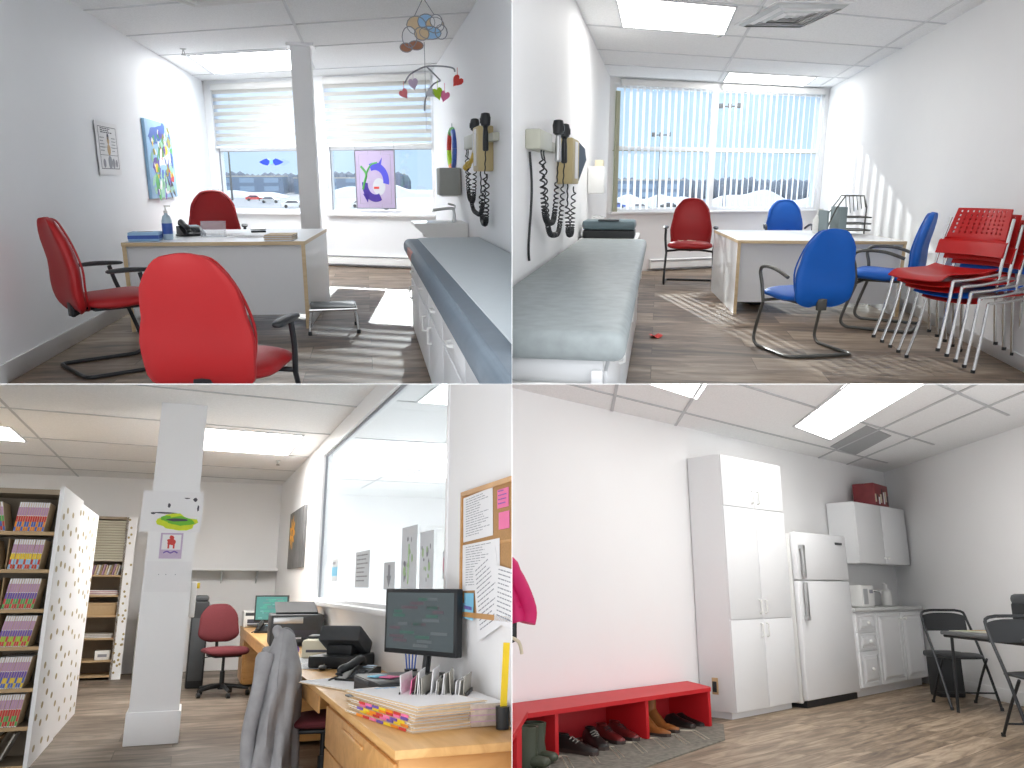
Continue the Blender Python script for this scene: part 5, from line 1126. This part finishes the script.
# cork board
t = thing('cork_board', 'wood-framed cork board on the right wall behind the large monitor', 'cork board', (X3 - .004, 3.65, 1.20), -PI / 2)
a = MB(); a.box(-.52, .52, -.012, 0, 0, .62); part('cork', a, CORK, t, smooth=0); a = MB(); [a.box(*q) for q in ((-.54, .54, -.022, 0, .61, .635), (-.54, .54, -.022, 0, -.015, .01), (-.54, -.515, -.022, 0, 0, .62), (.515, .54, -.022, 0, 0, .62), (-.52, .52, -.014, 0, .335, .35))]; part('frame', a, OAK, t, smooth=0)
def pinned(label, x, z, w_, h_, tint, rows, seed, tilt=0., name='pinned_paper', d=0.):
    t = thing(name, label, 'paper', (X3 - .019 - d, 3.65 - x, 1.20 + z), -PI / 2, None, ry=tilt); a = MB(); a.box(0, w_, -.001, 0, 0, h_); part('sheet', a, tint, t, smooth=0)
    if rows: a = MB(); text_rows(a, w_ * .1, w_ * .92, h_ * .08, h_ * .95, int(rows * 1.6), -.0018, 0, random.Random(seed), .26); part('print', a, INKG if tint is PAPER else VIO, t, smooth=0)
pinned('typed page pinned at the top left of the cork board', -.50, .365, .46, .235, PAPER, 10, 41, -.03); pinned('typed page pinned in the middle of the cork board', -.50, .115, .56, .235, PAPER, 10, 42, -.02, d=.001)
pinned('pink handwritten note at the top of the cork board', .02, .50, .15, .09, PINKN, 3, 43, name='pinned_note'); pinned('plain pink note below the first pink one', .04, .40, .14, .08, PINKN, 0, 44, name='pinned_note')
pinned('blue note upper left on the lower half of the cork board', -.46, .04, .15, .065, CYAN, 0, 45, name='pinned_note', d=.003); pinned('blue note at the bottom left of the cork board', -.48, -.02 - .0, .17, .075, CYAN, 1, 46, .05, name='pinned_note', d=.005)
pinned('loose white page hanging crooked off the cork board', -.22, -.12, .34, .36, PAPER, 9, 47, -.28, d=.004); pinned('white page overlapping at the lower right of the cork board', .0, -.02, .30, .26, PAPER, 7, 48, .12, d=.006); pinned('torn white page behind the crooked one on the cork board', -.26, -.03, .2, .3, PAPER, 5, 49, .15, d=.002)

# =================================================================== ROOM 4 : staff room with kitchenette
RM = R4
YW, H4, XC = 4.50, 2.65, 11.10
def wx(x): return YW - (XC - x) * 1.016            # the right wall runs at an angle
poly_slab('floor', [(1.2, 1.2), (7.1, wx(7.1) - .1), (XC + .2, YW), (XC, YW + .1), (1.2, YW + .1)], -.05, 0, FL4)
poly_slab('ceiling', [(1.0, .3), (7.1, wx(7.1) - .15), (XC + .3, YW + .1), (1.0, YW + .1)], H4, H4 + .06, TILE3)
wall_holes('wall_left', (1.2, YW), (XC, YW), H4, .1, [], WALLW)
wall_holes('wall_right', (XC, YW), (7.1, wx(7.1)), H4, .1, [], WALLW)
AN = math.atan2(-1.016, -1)
mb = MB(); mb.T = T((XC, YW, 0), AN); mb.box(.3, 5, -.016, 0, 0, .13, .004); struct('baseboard_right', mb, TRIM)
gl = [((9.30, 4.06 + .5), (5.6, .8)), ((10.0, YW), (6.6, 1.1)), ((7.23, 3.74), (4.2, 1.0)), ((5.4, YW), (3.0, 2.3)), ((6.35, YW), (4.2, 2.5)), ((3.0, 4.1), (10.25, 4.1)), ((3.0, 3.2), (9.3, 3.2)), ((3.5, 2.15), (8.2, 2.15))]
grid_lines('trim_7', gl, H4, m=MATS['grid_metal_grey'])
troffer('long ceiling light running towards the wall above the fridge', [(7.25, 3.76), (8.2, 3.86), (5.3, 1.18), (4.6, 1.45)], H4)
troffer('ceiling light at the top edge above the bare wall of the shoe bench', [(4.62, 3.66), (5.58, 3.72), (4.6, 2.8), (3.9, 2.9)], H4)
t = thing('dark_ceiling_tile', 'single darker grey ceiling tile at the end of the long light', 'ceiling tile', (8.50, 3.66, H4), 0)
a = MB(); a.prism([(.10, .38), (.85, .44), (-.07, -.36), (-.79, -.42)], -.006, .003); part('tile', a, TILED, t, smooth=0)
# tall cabinet
def slab_door(par, x0, x1, z0, z1, y, hx, hz, m=WHITE):
    a = MB(); a.box(x0 + .004, x1 - .004, y - .018, y, z0 + .004, z1 - .004, .002); d = part('door', a, m, par)
    b = MB(); b.tube([(hx, y - .018, hz - .06), (hx, y - .045, hz - .05), (hx + .004, y - .04, hz), (hx, y - .045, hz + .05), (hx, y - .018, hz + .06)], .009, 8, sm=2); part('handle', b, WHITEP, d)
t = thing('tall_cabinet', 'tall white cabinet with six doors between the shoe bench and fridge', 'cabinet', (6.50, 4.14, 0), 0)
a = MB(); a.box(0, 1.10, 0, .35, .06, 2.34, .003); a.box(.03, 1.07, .05, .34, 0, .06); part('carcass', a, WHITE, t)
for i in range(2):
    hx = .55 - .05 if i == 0 else .55 + .05
    slab_door(t, i * .55, i * .55 + .55, .06, .84, 0, hx, .95 if False else .80 - .06 + .0, )
    slab_door(t, i * .55, i * .55 + .55, .84, 1.86, 0, hx, .95)
    slab_door(t, i * .55, i * .55 + .55, 1.86, 2.34, 0, hx, 1.97)
t = thing('power_outlet', 'wooden framed power outlet low on the side of the tall cabinet', 'outlet', (6.497, 4.32, .20), 0); a = MB(); a.box(-.012, 0, -.03, .03, 0, .14, .003); part('wood_strip', a, KRAFT, t); a = MB(); a.box(-.022, -.010, -.02, .02, .02, .11, .004); part('socket', a, BLACK, t)
# fridge
t = thing('refrigerator', 'white top-freezer fridge standing right of the tall cabinet', 'refrigerator', (7.64, 4.05, 0), 0)
a = MB(); a.box(0, 1.12, .06, .44, .04, 1.66, .012); part('body', a, WHITEP, t)
a = MB(); a.box(0, 1.12, 0, .055, 1.20, 1.67, .012); fd1 = part('freezer_door', a, WHITE, t); a = MB(); a.box(0, 1.12, 0, .055, .07, 1.19, .012); fd2 = part('fridge_door', a, WHITE, t)
a = MB(); a.box(.06, .10, -.05, -.02, 1.215, 1.53, .008); a.box(.055, .105, -.05, .0, 1.50, 1.54, .006); part('handle', a, STEEL, fd1); a = MB(); a.box(.06, .10, -.05, -.02, .84, 1.175, .008); a.box(.055, .105, -.05, .0, .81, .85, .006); part('handle', a, STEEL, fd2)
a = MB(); a.box(.86, 1.02, -.004, .001, 1.57, 1.595, .002); part('badge', a, DGREY, fd1); a = MB(); a.box(.02, 1.10, .03, .3, 0, .06); part('kick_grille', a, BLACK, t, smooth=0)
# base cabinet with worktop
t = thing('kitchen_base_cabinet', 'white base cabinet with three drawers and two panelled doors', 'cabinet', (8.78, 4.06, 0), 0)
a = MB(); a.box(0, 1.80, 0, .42, .09, .868, .003); a.box(.02, 1.78, .06, .41, 0, .09); part('carcass', a, WHITE, t)
def raised(par, nm, x0, x1, z0, z1, knob):
    a = MB(); a.box(x0, x1, -.02, 0, z0, z1, .004); w_ = x1 - x0; i_ = min(.07, w_ * .18); j = min(.05, (z1 - z0) * .2)
    a.add([(x0 + i_, -.0205, z0 + j), (x1 - i_, -.0205, z0 + j), (x1 - i_, -.0205, z1 - j), (x0 + i_, -.0205, z1 - j), (x0 + i_ + .03, -.032, z0 + j + .025), (x1 - i_ - .03, -.032, z0 + j + .025), (x1 - i_ - .03, -.032, z1 - j - .025), (x0 + i_ + .03, -.032, z1 - j - .025)], [(0, 1, 5, 4), (1, 2, 6, 5), (2, 3, 7, 6), (3, 0, 4, 7), (4, 5, 6, 7)])
    a.tube([(x0 + i_ - .008, -.021, z0 + j - .008), (x1 - i_ + .008, -.021, z0 + j - .008), (x1 - i_ + .008, -.021, z1 - j + .008), (x0 + i_ - .008, -.021, z1 - j + .008)], .005, 4, closed=True)
    d = part(nm, a, WHITE, par, smooth=20); b = MB(); b.ball((knob[0], -.05, knob[1]), .02, .018, .02); b.cyl((knob[0], -.02, knob[1]), (knob[0], -.05, knob[1]), .008, 8); part('knob', b, WHITEP, d)
for z0, z1 in ((.66, .85), (.47, .65), (.10, .46)): raised(t, 'drawer', .03, .50, z0, z1, (.265, (z0 + z1) / 2))
raised(t, 'door', .52, 1.17, .10, .85, (1.11, .78)); raised(t, 'door', 1.19, 1.79, .10, .85, (1.25, .78))
t = thing('kitchen_worktop', 'light grey worktop with inset steel sink on the panelled base cabinet', 'worktop', (8.78, 4.02, .87), 0)
a = MB(); a.box(-.01, 1.82, 0, .465, 0, .04, .012); part('slab', a, mat('grey_laminate', (.60, .61, .60), .35, noise=.05, nscale=60), t)
a = MB(); a.box(.75, 1.45, .10, .46, .04, .048, .003); a.box(.80, 1.40, .14, .42, .0481, .0485); part('steel_sink', a, STEEL, t); a = MB(); a.tube([(.95, .44, .045), (.95, .44, .12), (1.05, .36, .21), (1.20, .26, .22), (1.22, .24, .19)], .014, 10, sm=4); part('tap', a, CHROME, t)
t = thing('upper_cabinet', 'white two-door wall cabinet above the kitchen worktop', 'cabinet', (9.28, 4.16, 1.40), 0)
a = MB(); a.box(0, 1.42, 0, .32, 0, .70, .003); part('carcass', a, WHITE, t)
for i in range(2): a = MB(); a.box(i * .71 + .004, i * .71 + .706, -.018, 0, .004, .696, .003); d = part('door', a, WHITE, t); b = MB(); b.ball((.71 + (-.05 if i == 0 else .05), -.035, .07), .016, .016, .016); part('knob', b, WHITEP, d)
t = thing('snack_box', 'dark red and cream patterned box on top of the wall cabinet', 'box', (10.15, 4.31, 2.105), .1)
a = MB(); a.box(-.26, .26, -.13, .13, 0, .27, .01); part('carton', a, mat('wine_card', (.22, .035, .04), .5, noise=.3, nscale=8), t); a = MB(); rn = random.Random(3)
for i in range(8): x0 = -.25 + i * .063; zz = rn.uniform(.02, .1); a.box(x0, x0 + rn.uniform(.02, .05), -.133, -.13, zz, zz + rn.uniform(.06, .16), mi=i % 3)
part('printed_panels', a, [CREAM, BLACK, PAPER], t, smooth=0)
t = thing('coffee_dispenser', 'white countertop appliance beside the sink tap, next to the fridge', 'appliance', (9.35, 4.24, .914), 0); a = MB(); a.box(-.16, .16, -.12, .14, 0, .24, .02); part('body', a, WHITEP, t); a = MB(); a.box(.03, .12, -.124, -.118, .15, .19, .003); part('display', a, INKG, t); a = MB(); a.box(-.13, -.02, -.126, -.118, .03, .2, .004); part('door', a, mat('smoked_panel', (.40, .41, .42), .3), t)
t = thing('dish_soap', 'small green bottle of dish soap behind the kitchen sink', 'bottle', (10.0, 4.42, .914), 0); a = MB(); a.lathe([(.04, 0), (.045, .02), (.04, .12), (.015, .15)], n=14); part('body', a, mat('soap_green', (.25, .42, .30), .2), t); a = MB(); a.lathe([(.015, .15), (.015, .18)], n=10); part('cap', a, WHITEP, t)
t = thing('soap_pump', 'white soap pump bottle in the corner of the kitchen worktop', 'bottle', (10.36, 4.34, .914), 0); a = MB(); a.lathe([(.06, 0), (.065, .02), (.06, .17), (.025, .2)], n=14); part('body', a, WHITEP, t); a = MB(); a.lathe([(.02, .2), (.02, .26)], n=10); a.box(-.05, .015, -.012, .012, .255, .272); part('pump', a, WHITEP, t)
# shoe benches
t = thing('shoe_bench', 'long red wooden shoe bench with open compartments along the wall', 'bench', (3.0, 4.05, 0), 0)
a = MB(); a.prism([(-.5, 0), (3.02, 0), (3.08, .05), (3.30, .43), (-.5, .43)], .285, .315); part('bench_top', a, REDW, t, smooth=0)
a = MB(); a.box(-.5, 3.2, .42, .435, .012, .285); part('back_panel', a, REDW2, t, smooth=0)
for x in (.35, 1.20, 2.19, 3.02): a = MB(); a.box(x - .018, x + .018, .02, .42, .012, .285, .003); part('divider', a, REDW, t)
t = thing('shoe_bench', 'second red shoe bench crossing the lower left corner of the staff room', 'bench', (3.55, 3.72, 0), 0)
a = MB(); a.prism([(.02, -.02), (.0, .06), (-1.0, .35), (-2.0, -1.0), (-1.12, -1.0)], .365, .395); part('bench_top', a, REDW, t, smooth=0); a = MB(); a.box(-.09, -.05, -.04, .0, .012, .365); part('leg', a, REDW, t, smooth=0); a = MB(); a.box(-.9, -.86, .1, .14, .012, .365); part('leg', a, REDW, t, smooth=0)
t = thing('patterned_rug', 'grey patterned rug on the floor under the red shoe bench', 'rug', (4.8, 4.1, 0), 0)
RUG = mat('rug_weave', (.20, .185, .155), .95, noise=.75, nscale=26, bump=.3)
P = [(1.42, -.02), (.82, -.42), (-.42, -.62), (-1.3, -.95), (-1.8, .38), (1.42, .38)]
a = MB(); a.prism(P, .001, .010); part('pile', a, RUG, t, smooth=0); a = MB()
for i in range(9):
    x = -1.3 + i * .25; a.tube([(x, .3, .0105), (x + .22, -.05, .0105), (x - .02, -.34, .0105)], .006, 4); a.tube([(x + .05, .3, .0105), (x + .27, -.05, .0105), (x + .03, -.34, .0105)], .004, 4)
part('zigzag_pattern', a, mat('rug_cream', (.55, .50, .40), .9), t, smooth=0)
def shoe(name, label, loc, rz, m, kind='shoe', group=None, k=1.0, tongue=True):
    t = thing(name, label, 'shoes', loc, rz, group)
    a = MB(); a.prism([(x * k, y * k) for x, y in [(-.040, -.13), (-.048, -.02), (-.036, .06), (-.05, .13), (-.035, .17), (0, .185), (.035, .17), (.045, .13), (.034, .05), (.045, -.03), (.03, -.13), (0, -.15)]], 0, .022 * k); part('sole', a, SOLE, t)
    secs = []
    top = .10 if kind == 'shoe' else .20
    prof = [(-.14, .03, .055), (-.11, .042, .085), (-.05, .043, top if kind == 'shoe' else .2), (.0, .038, .075 if kind == 'shoe' else .13), (.06, .042, .060), (.12, .044, .048), (.165, .034, .038), (.182, .012, .028)]
    for y, w_, h in prof:
        secs.append([(w_ * k * math.copysign(abs(math.cos(q)) ** .8, math.cos(q)), y * k, (.02 + (h - .02) * max(0, math.sin(q)) ** .7) * k) for q in [2 * PI * i / 16 for i in range(16)]])
    a = MB(); a.loft(secs)
    if kind == 'boot': a.lathe([(.042 * k, .06 * k), (.044 * k, .14 * k), (.046 * k, .235 * k), (.038 * k, .235 * k), (.036 * k, .20 * k), (.001, .19 * k)], (0, -.075 * k, 0), 16, sy=1.35)
    part('upper', a, m, t, smooth=60)
    if kind == 'shoe' and tongue:
        b = MB()
        for q in range(4): y = (.0 + q * .022) * k; zz = (.086 - q * .010) * k; b.tube([(-.026 * k, y, zz - .012), (0, y + .004, zz + .002), (.026 * k, y, zz - .012)], .003, 5)
        part('laces', b, BLACK if m is not BLKL else BEIGE, t)
        b = MB(); b.tube([(.026 * k * math.cos(q * PI / 8), (-.075 + .045 * math.sin(q * PI / 8)) * k, .092 * k) for q in range(16)], .007 * k, 6, closed=True); part('collar', b, m, t)
    if kind == 'boot': b = MB(); b.box(-.047 * k, .047 * k, -.10 * k, -.05 * k, .13 * k, .22 * k, .004); part('elastic_panel', b, SOLE, t); b = MB(); b.tube([(0, -.13 * k, .23 * k), (0, -.145 * k, .255 * k), (0, -.13 * k, .26 * k)], .006, 5); part('pull_tab', b, BLACK, t)
    return t
shoe('sneaker', 'left one of the black lace-up shoes under the red bench', (4.40, 4.12, .011), PI + .15, BLKL, group='black lace-up shoes', k=1.15)
shoe('sneaker', 'right one of the black lace-up shoes, turned outwards, under the bench', (4.70, 4.18, .011), PI - .5, BLKL, group='black lace-up shoes', k=1.15)
shoe('leather_shoe', 'left one of the oxblood leather shoes under the red bench', (4.93, 4.25, .011), PI - .3, OXB, group='oxblood leather shoes', k=1.1)
shoe('leather_shoe', 'right one of the oxblood leather shoes under the red bench', (5.10, 4.26, .011), PI - .25, OXB, group='oxblood leather shoes', k=1.1)
shoe('ankle_boot', 'left one of the tan ankle boots beside the bench divider', (5.36, 4.20, .011), PI + .15, BROWN, 'boot', 'tan ankle boots', 1.05)
shoe('ankle_boot', 'right one of the tan ankle boots under the bench', (5.56, 4.26, .011), PI + .1, BROWN, 'boot', 'tan ankle boots', 1.05)
shoe('slip_on_shoe', 'left one of the small black slip-on shoes by the bench end', (5.86, 4.28, .011), PI - .1, BLKL, group='black slip-on shoes', k=.95, tongue=False)
shoe('slip_on_shoe', 'right one of the small black slip-on shoes by the bench end', (6.0, 4.29, .002), PI - .05, BLKL, group='black slip-on shoes', k=.95, tongue=False)
t = thing('rubber_boots', 'olive rubber boots on the rug between the two red benches', 'boots', (3.92, 4.02, .011), .3)
for q, x in enumerate((-.08, .09)):
    a = MB(); a.lathe([(.06, 0), (.065, .05), (.055, .12), (.065, .24), (.055, .24), (.05, .13), (.01, .1)], (x, .03 * q, 0), 16, sy=1.2); b = part('boot', a, OLIVE, t); a = MB(); a.pad([(-.16 + .03 * q, .035), (-.02 + .03 * q, .04)], [.045, .05], [.03, .035], n=14, steps=8); a.v = [(p + x, r, s) for p, r, s in a.v]; part('toe_cap', a, OLIVE, b)
# pink jacket hanging at the left edge
t = thing('hanging_jacket', 'magenta quilted jacket hanging at the left edge above the benches', 'jacket', (3.74, 4.22, .88), 0)
a = MB(); secs = []
for i in range(24):
    v = i / 23; z = .50 - .50 * v; w_ = .06 + .27 * v ** .8; d_ = .05 + .07 * v; pf = 1 + .05 * abs(math.sin(v * 22))
    secs.append([(.02 + w_ * pf * math.cos(q) + .05 * v, d_ * pf * math.sin(q), z + (.05 * math.cos(q) if v > .8 else 0)) for q in [2 * PI * k / 20 for k in range(20)]])
a.loft(secs); part('body', a, PINK, t, smooth=60); a = MB(); a.tube([(.05, -.05, .42), (.16, -.08, .28), (.25, -.09, .1), (.24, -.09, -.0)], [.05, .07, .075, .06], 14, sm=4); part('sleeve', a, PINK, t, smooth=60); a = MB(); a.tube([(.0, 0, .48), (.0, .15, .56), (0, .32, .56)], .012, 6); part('hanging_loop', a, BLACK, t)
t = thing('hanging_bag', 'dark bag with a cream strap hanging below the magenta jacket', 'bag', (3.86, 4.20, .70), 0); a = MB(); a.box(-.12, .06, -.05, .05, .05, .24, .03); part('bag', a, BLACK, t); a = MB(); a.tube([(-.05, -.06, .1), (.05, -.06, .06), (.08, -.06, -.02)], .012, 6, sm=3); part('strap', a, CREAM, t)
# folding table and chairs
u_ = Vector((-.7016, -.7126)); n_ = Vector((-.7126, .7016)); P0 = Vector((9.05, 2.47))
cen = P0 + u_ * .8 + n_ * .44; ra = math.atan2(u_.y, u_.x)
t = thing('folding_table', 'dark folding table against the right wall of the staff room', 'table', (cen.x, cen.y, 0), ra)
a = MB(); a.box(-.8, .8, -.42, .42, .69, .725, .012); part('table_top', a, mat('table_grey', (.10, .105, .11), .35, noise=.1), t); a = MB(); a.tube([(-.77, -.39, .68), (.77, -.39, .68), (.77, .39, .68), (-.77, .39, .68)], .014, 6, closed=True); part('rim', a, BLACKM, t)
for sx in (-1, 1):
    for sy in (-1, 1): a = MB(); a.cyl((sx * .70, sy * .36, .68), (sx * .74, sy * .37, .0), .014, 10); part('leg', a, BLACKM, t)
def folding_chair(label, loc, rz, k=1.0):
    t = thing('folding_chair', label, 'chair', loc, rz, 'black folding chairs')
    a = MB(); a.pad([(.20 * k, .44 * k), (0, .455 * k), (-.18 * k, .445 * k)], [.16 * k, .195 * k, .17 * k], [.016, .024, .016], rnd=.15, e=.6); part('seat', a, BLACK, t)
    a = MB(); a.grid(lambda u, v: ((u - .5) * .40 * k, (-.255 - .03 * math.cos(PI * (u - .5)) - .02 * v) * k, (.66 + .17 * v - .03 * abs(2 * u - 1) ** 3 * v) * k), 14, 6, thick=.016); part('backrest', a, BLACK, t)
    for sx in (-1, 1):
        a = MB(); a.tube([(sx * .21 * k, .27 * k, .01), (sx * .21 * k, .02 * k, .42 * k), (sx * .205 * k, -.24 * k, .76 * k), (sx * .17 * k, -.275 * k, .845 * k), (0, -.29 * k, .855 * k)], .0125 * k, 8, sm=3); part('front_leg', a, BLACKM, t)
        a = MB(); a.tube([(sx * .19 * k, -.25 * k, .01), (sx * .19 * k, -.05 * k, .24 * k), (sx * .19 * k, .14 * k, .43 * k)], .0115 * k, 8); part('rear_leg', a, BLACKM, t)
        for yy in (.27, -.25): b = MB(); b.cyl((sx * (.21 if yy > 0 else .19) * k, yy * k, 0), (sx * (.21 if yy > 0 else .19) * k, yy * k, .03), .017, 8); part('foot_cap', b, BLACK, t)
    a = MB(); a.cyl((-.21 * k, .19 * k, .14 * k), (.21 * k, .19 * k, .14 * k), .008, 8); a.cyl((-.19 * k, -.17 * k, .10 * k), (.19 * k, -.17 * k, .10 * k), .008, 8); part('cross_bar', a, BLACKM, t)
    return t
folding_chair('black folding chair at the far end of the table beside the bin', (8.92, 3.10, 0), 2.25, 1.05)
folding_chair('black folding chair cut by the right edge, nearest the camera', (7.26, 1.98, 0), 2.25, 1.05)
t = thing('waste_bin', 'black waste bin with a bin liner by the wall beside the worktop', 'bin', (9.62, 3.50, 0), AN)
a = MB(); a.box(-.13, .13, -.13, .13, 0, .42, .02); part('body', a, BLACK, t); a = MB(); a.box(-.15, .15, -.15, .15, .40, .46, .02); part('lid', a, DGREY, t); a = MB(); a.box(.03, .10, .13, .136, .28, .36, .002); part('teal_sticker', a, CYAN, t)
pc = P0 + u_ * .35 + n_ * .55
t = thing('newspaper', 'open newspaper lying on the dark folding table', 'newspaper', (pc.x, pc.y, .726), ra + .3); a = MB(); a.box(-.3, .3, -.2, .2, 0, .006); part('pages', a, mat('newsprint', (.48, .47, .40), .8, noise=.25, nscale=12), t, smooth=0); a = MB(); [a.box(*q, .0061, .0068, mi=i % 3) for i, q in enumerate(((-.27, -.1, -.05, .17), (.02, .2, -.1, .16), (-.25, -.06, -.17, -.08), (.05, .25, -.18, -.12)))]; part('printed_photos', a, [KRAFT, INKG, mat('news_green', (.3, .36, .2), .8)], t, smooth=0)
pc = P0 + u_ * .42 + n_ * .2
t = thing('coffee_machine', 'black coffee machine on the folding table at the right edge', 'coffee machine', (pc.x, pc.y, .726), ra + PI)
a = MB(); a.box(-.13, .13, -.12, .12, 0, .04, .015); part('base', a, BLACK, t); a = MB(); a.box(-.12, .12, .02, .13, .04, .26, .02); part('tower', a, BLACK, t); a = MB(); a.box(-.13, .13, -.13, .13, .24, .34, .04); part('head', a, DGREY, t); a = MB(); a.box(-.165, -.13, -.05, .12, .02, .30, .02); part('water_tank', a, TEAL, t); a = MB(); a.tube([(-.1, -.13, .30), (0, -.17, .31), (.1, -.13, .30)], .012, 8, sm=3); part('handle', a, CHROME, t)

# =================================================================== partitions, cutaway, sky, camera
def clip_rooms():
    """the section cut of the model: every room stops at the two partitions"""
    bpy.context.view_layer.update(); e = .0007; gone = []
    for o in list(bpy.data.objects):
        if o.type != 'MESH': continue
        r = o
        while r.parent: r = r.parent
        rm = ROOM_OF.get(r.name)
        if not rm: continue
        W = o.matrix_world; cs = [W @ Vector(c) for c in o.bound_box]
        for ax, q in ((0, rm.qx), (2, rm.qz)):
            if all(c[ax] * q >= e for c in cs): continue
            if o.data.users > 1: o.data = o.data.copy()
            bm = bmesh.new(); bm.from_mesh(o.data); Wi = W.inverted()
            no = Vector((0, 0, 0)); no[ax] = q; co = Vector((0, 0, 0)); co[ax] = e * q
            lco = Wi @ co; lno = (W.to_3x3().transposed() @ no).normalized()
            res = bmesh.ops.bisect_plane(bm, geom=bm.verts[:] + bm.edges[:] + bm.faces[:], plane_co=lco, plane_no=lno, clear_inner=True, clear_outer=False)
            ed = [g for g in res['geom_cut'] if isinstance(g, bmesh.types.BMEdge) and g.is_valid]
            try: bmesh.ops.holes_fill(bm, edges=ed, sides=0)
            except Exception: pass
            if len(bm.faces) == 0:
                bm.free(); gone.append(o.name); break
            bm.to_mesh(o.data); bm.free(); cs = [W @ v.co for v in o.data.vertices]
    def wipe(o):
        for c in list(o.children): wipe(c)
        bpy.data.objects.remove(o)
    for n in gone:
        if n in bpy.data.objects: wipe(bpy.data.objects[n])
    for o in [o for o in bpy.data.objects if o.type == 'EMPTY' and not o.children]: bpy.data.objects.remove(o)
clip_rooms()
# the two thin partition boards of the section model
def board(name, x0, x1, y0, y1, z0, z1):
    mb = MB(); mb.box(x0, x1, y0, y1, z0, z1); o = bpy.data.objects.new(name, mb.mesh(name, TRIM, 0)); COL.objects.link(o); o['kind'] = 'structure'
board('wall_partition_upper', -.0006, .0006, 2.3, 15.5, .0006, 9)
board('wall_partition_lower', -.0006, .0006, 2.3, 15.5, -9, -.0006)
board('floor_partition', -11, 11, 2.3, 15.5, -.0006, .0006)

w = bpy.data.worlds.new('sky_and_fill'); SC.world = w; w.use_nodes = True; nt = w.node_tree; bg = nt.nodes['Background']
tc = nt.nodes.new('ShaderNodeTexCoord'); sp = nt.nodes.new('ShaderNodeSeparateXYZ'); cr = nt.nodes.new('ShaderNodeValToRGB'); mr = nt.nodes.new('ShaderNodeMapRange')
nt.links.new(tc.outputs['Generated'], sp.inputs[0]); nt.links.new(sp.outputs['Z'], mr.inputs['Value']); mr.inputs['From Min'].default_value = .2; mr.inputs['From Max'].default_value = .6
cr.color_ramp.elements[0].color = (.58, .73, .86, 1); cr.color_ramp.elements[1].color = (.38, .56, .82, 1)
nt.links.new(mr.outputs[0], cr.inputs[0])
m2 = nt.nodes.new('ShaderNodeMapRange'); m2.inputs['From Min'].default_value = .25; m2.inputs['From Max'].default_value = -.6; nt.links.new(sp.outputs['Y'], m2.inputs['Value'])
mx = nt.nodes.new('ShaderNodeMix'); mx.data_type = 'RGBA'; nt.links.new(m2.outputs[0], mx.inputs[0]); nt.links.new(cr.outputs[0], mx.inputs[6]); mx.inputs[7].default_value = (1.95, 1.97, 2.02, 1)  # bright white added behind the camera as fill for the open room fronts
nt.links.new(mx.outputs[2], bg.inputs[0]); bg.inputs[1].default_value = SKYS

sun = bpy.data.lights.new('sun', 'SUN'); sun.energy = 4.5; sun.angle = .01; sun.color = (1, .97, .9)
so = bpy.data.objects.new('sun', sun); COL.objects.link(so)
d = (R1.M.to_3x3() @ Vector((-.10, -1, -.36))).normalized()
so.rotation_euler = d.to_track_quat('-Z', 'Y').to_euler()

cam = bpy.data.cameras.new('camera'); co = bpy.data.objects.new('camera', cam); COL.objects.link(co)
co.location = (0, 0, 0); co.rotation_euler = (PI / 2, 0, 0); cam.sensor_width = 36; cam.lens = 36 * 800 / 1024; cam.clip_end = 2000; cam.clip_start = .05
SC.camera = co
SC.view_settings.view_transform = 'Standard'; SC.view_settings.look = 'None'; SC.view_settings.exposure = EXPO; SC.view_settings.gamma = 1; SC.view_settings.use_curve_mapping = False
SC.cycles.max_bounces = 8; SC.cycles.diffuse_bounces = 5; SC.cycles.transparent_max_bounces = 12; SC.cycles.use_denoising = True
SC.cycles.caustics_reflective = False; SC.cycles.caustics_refractive = False
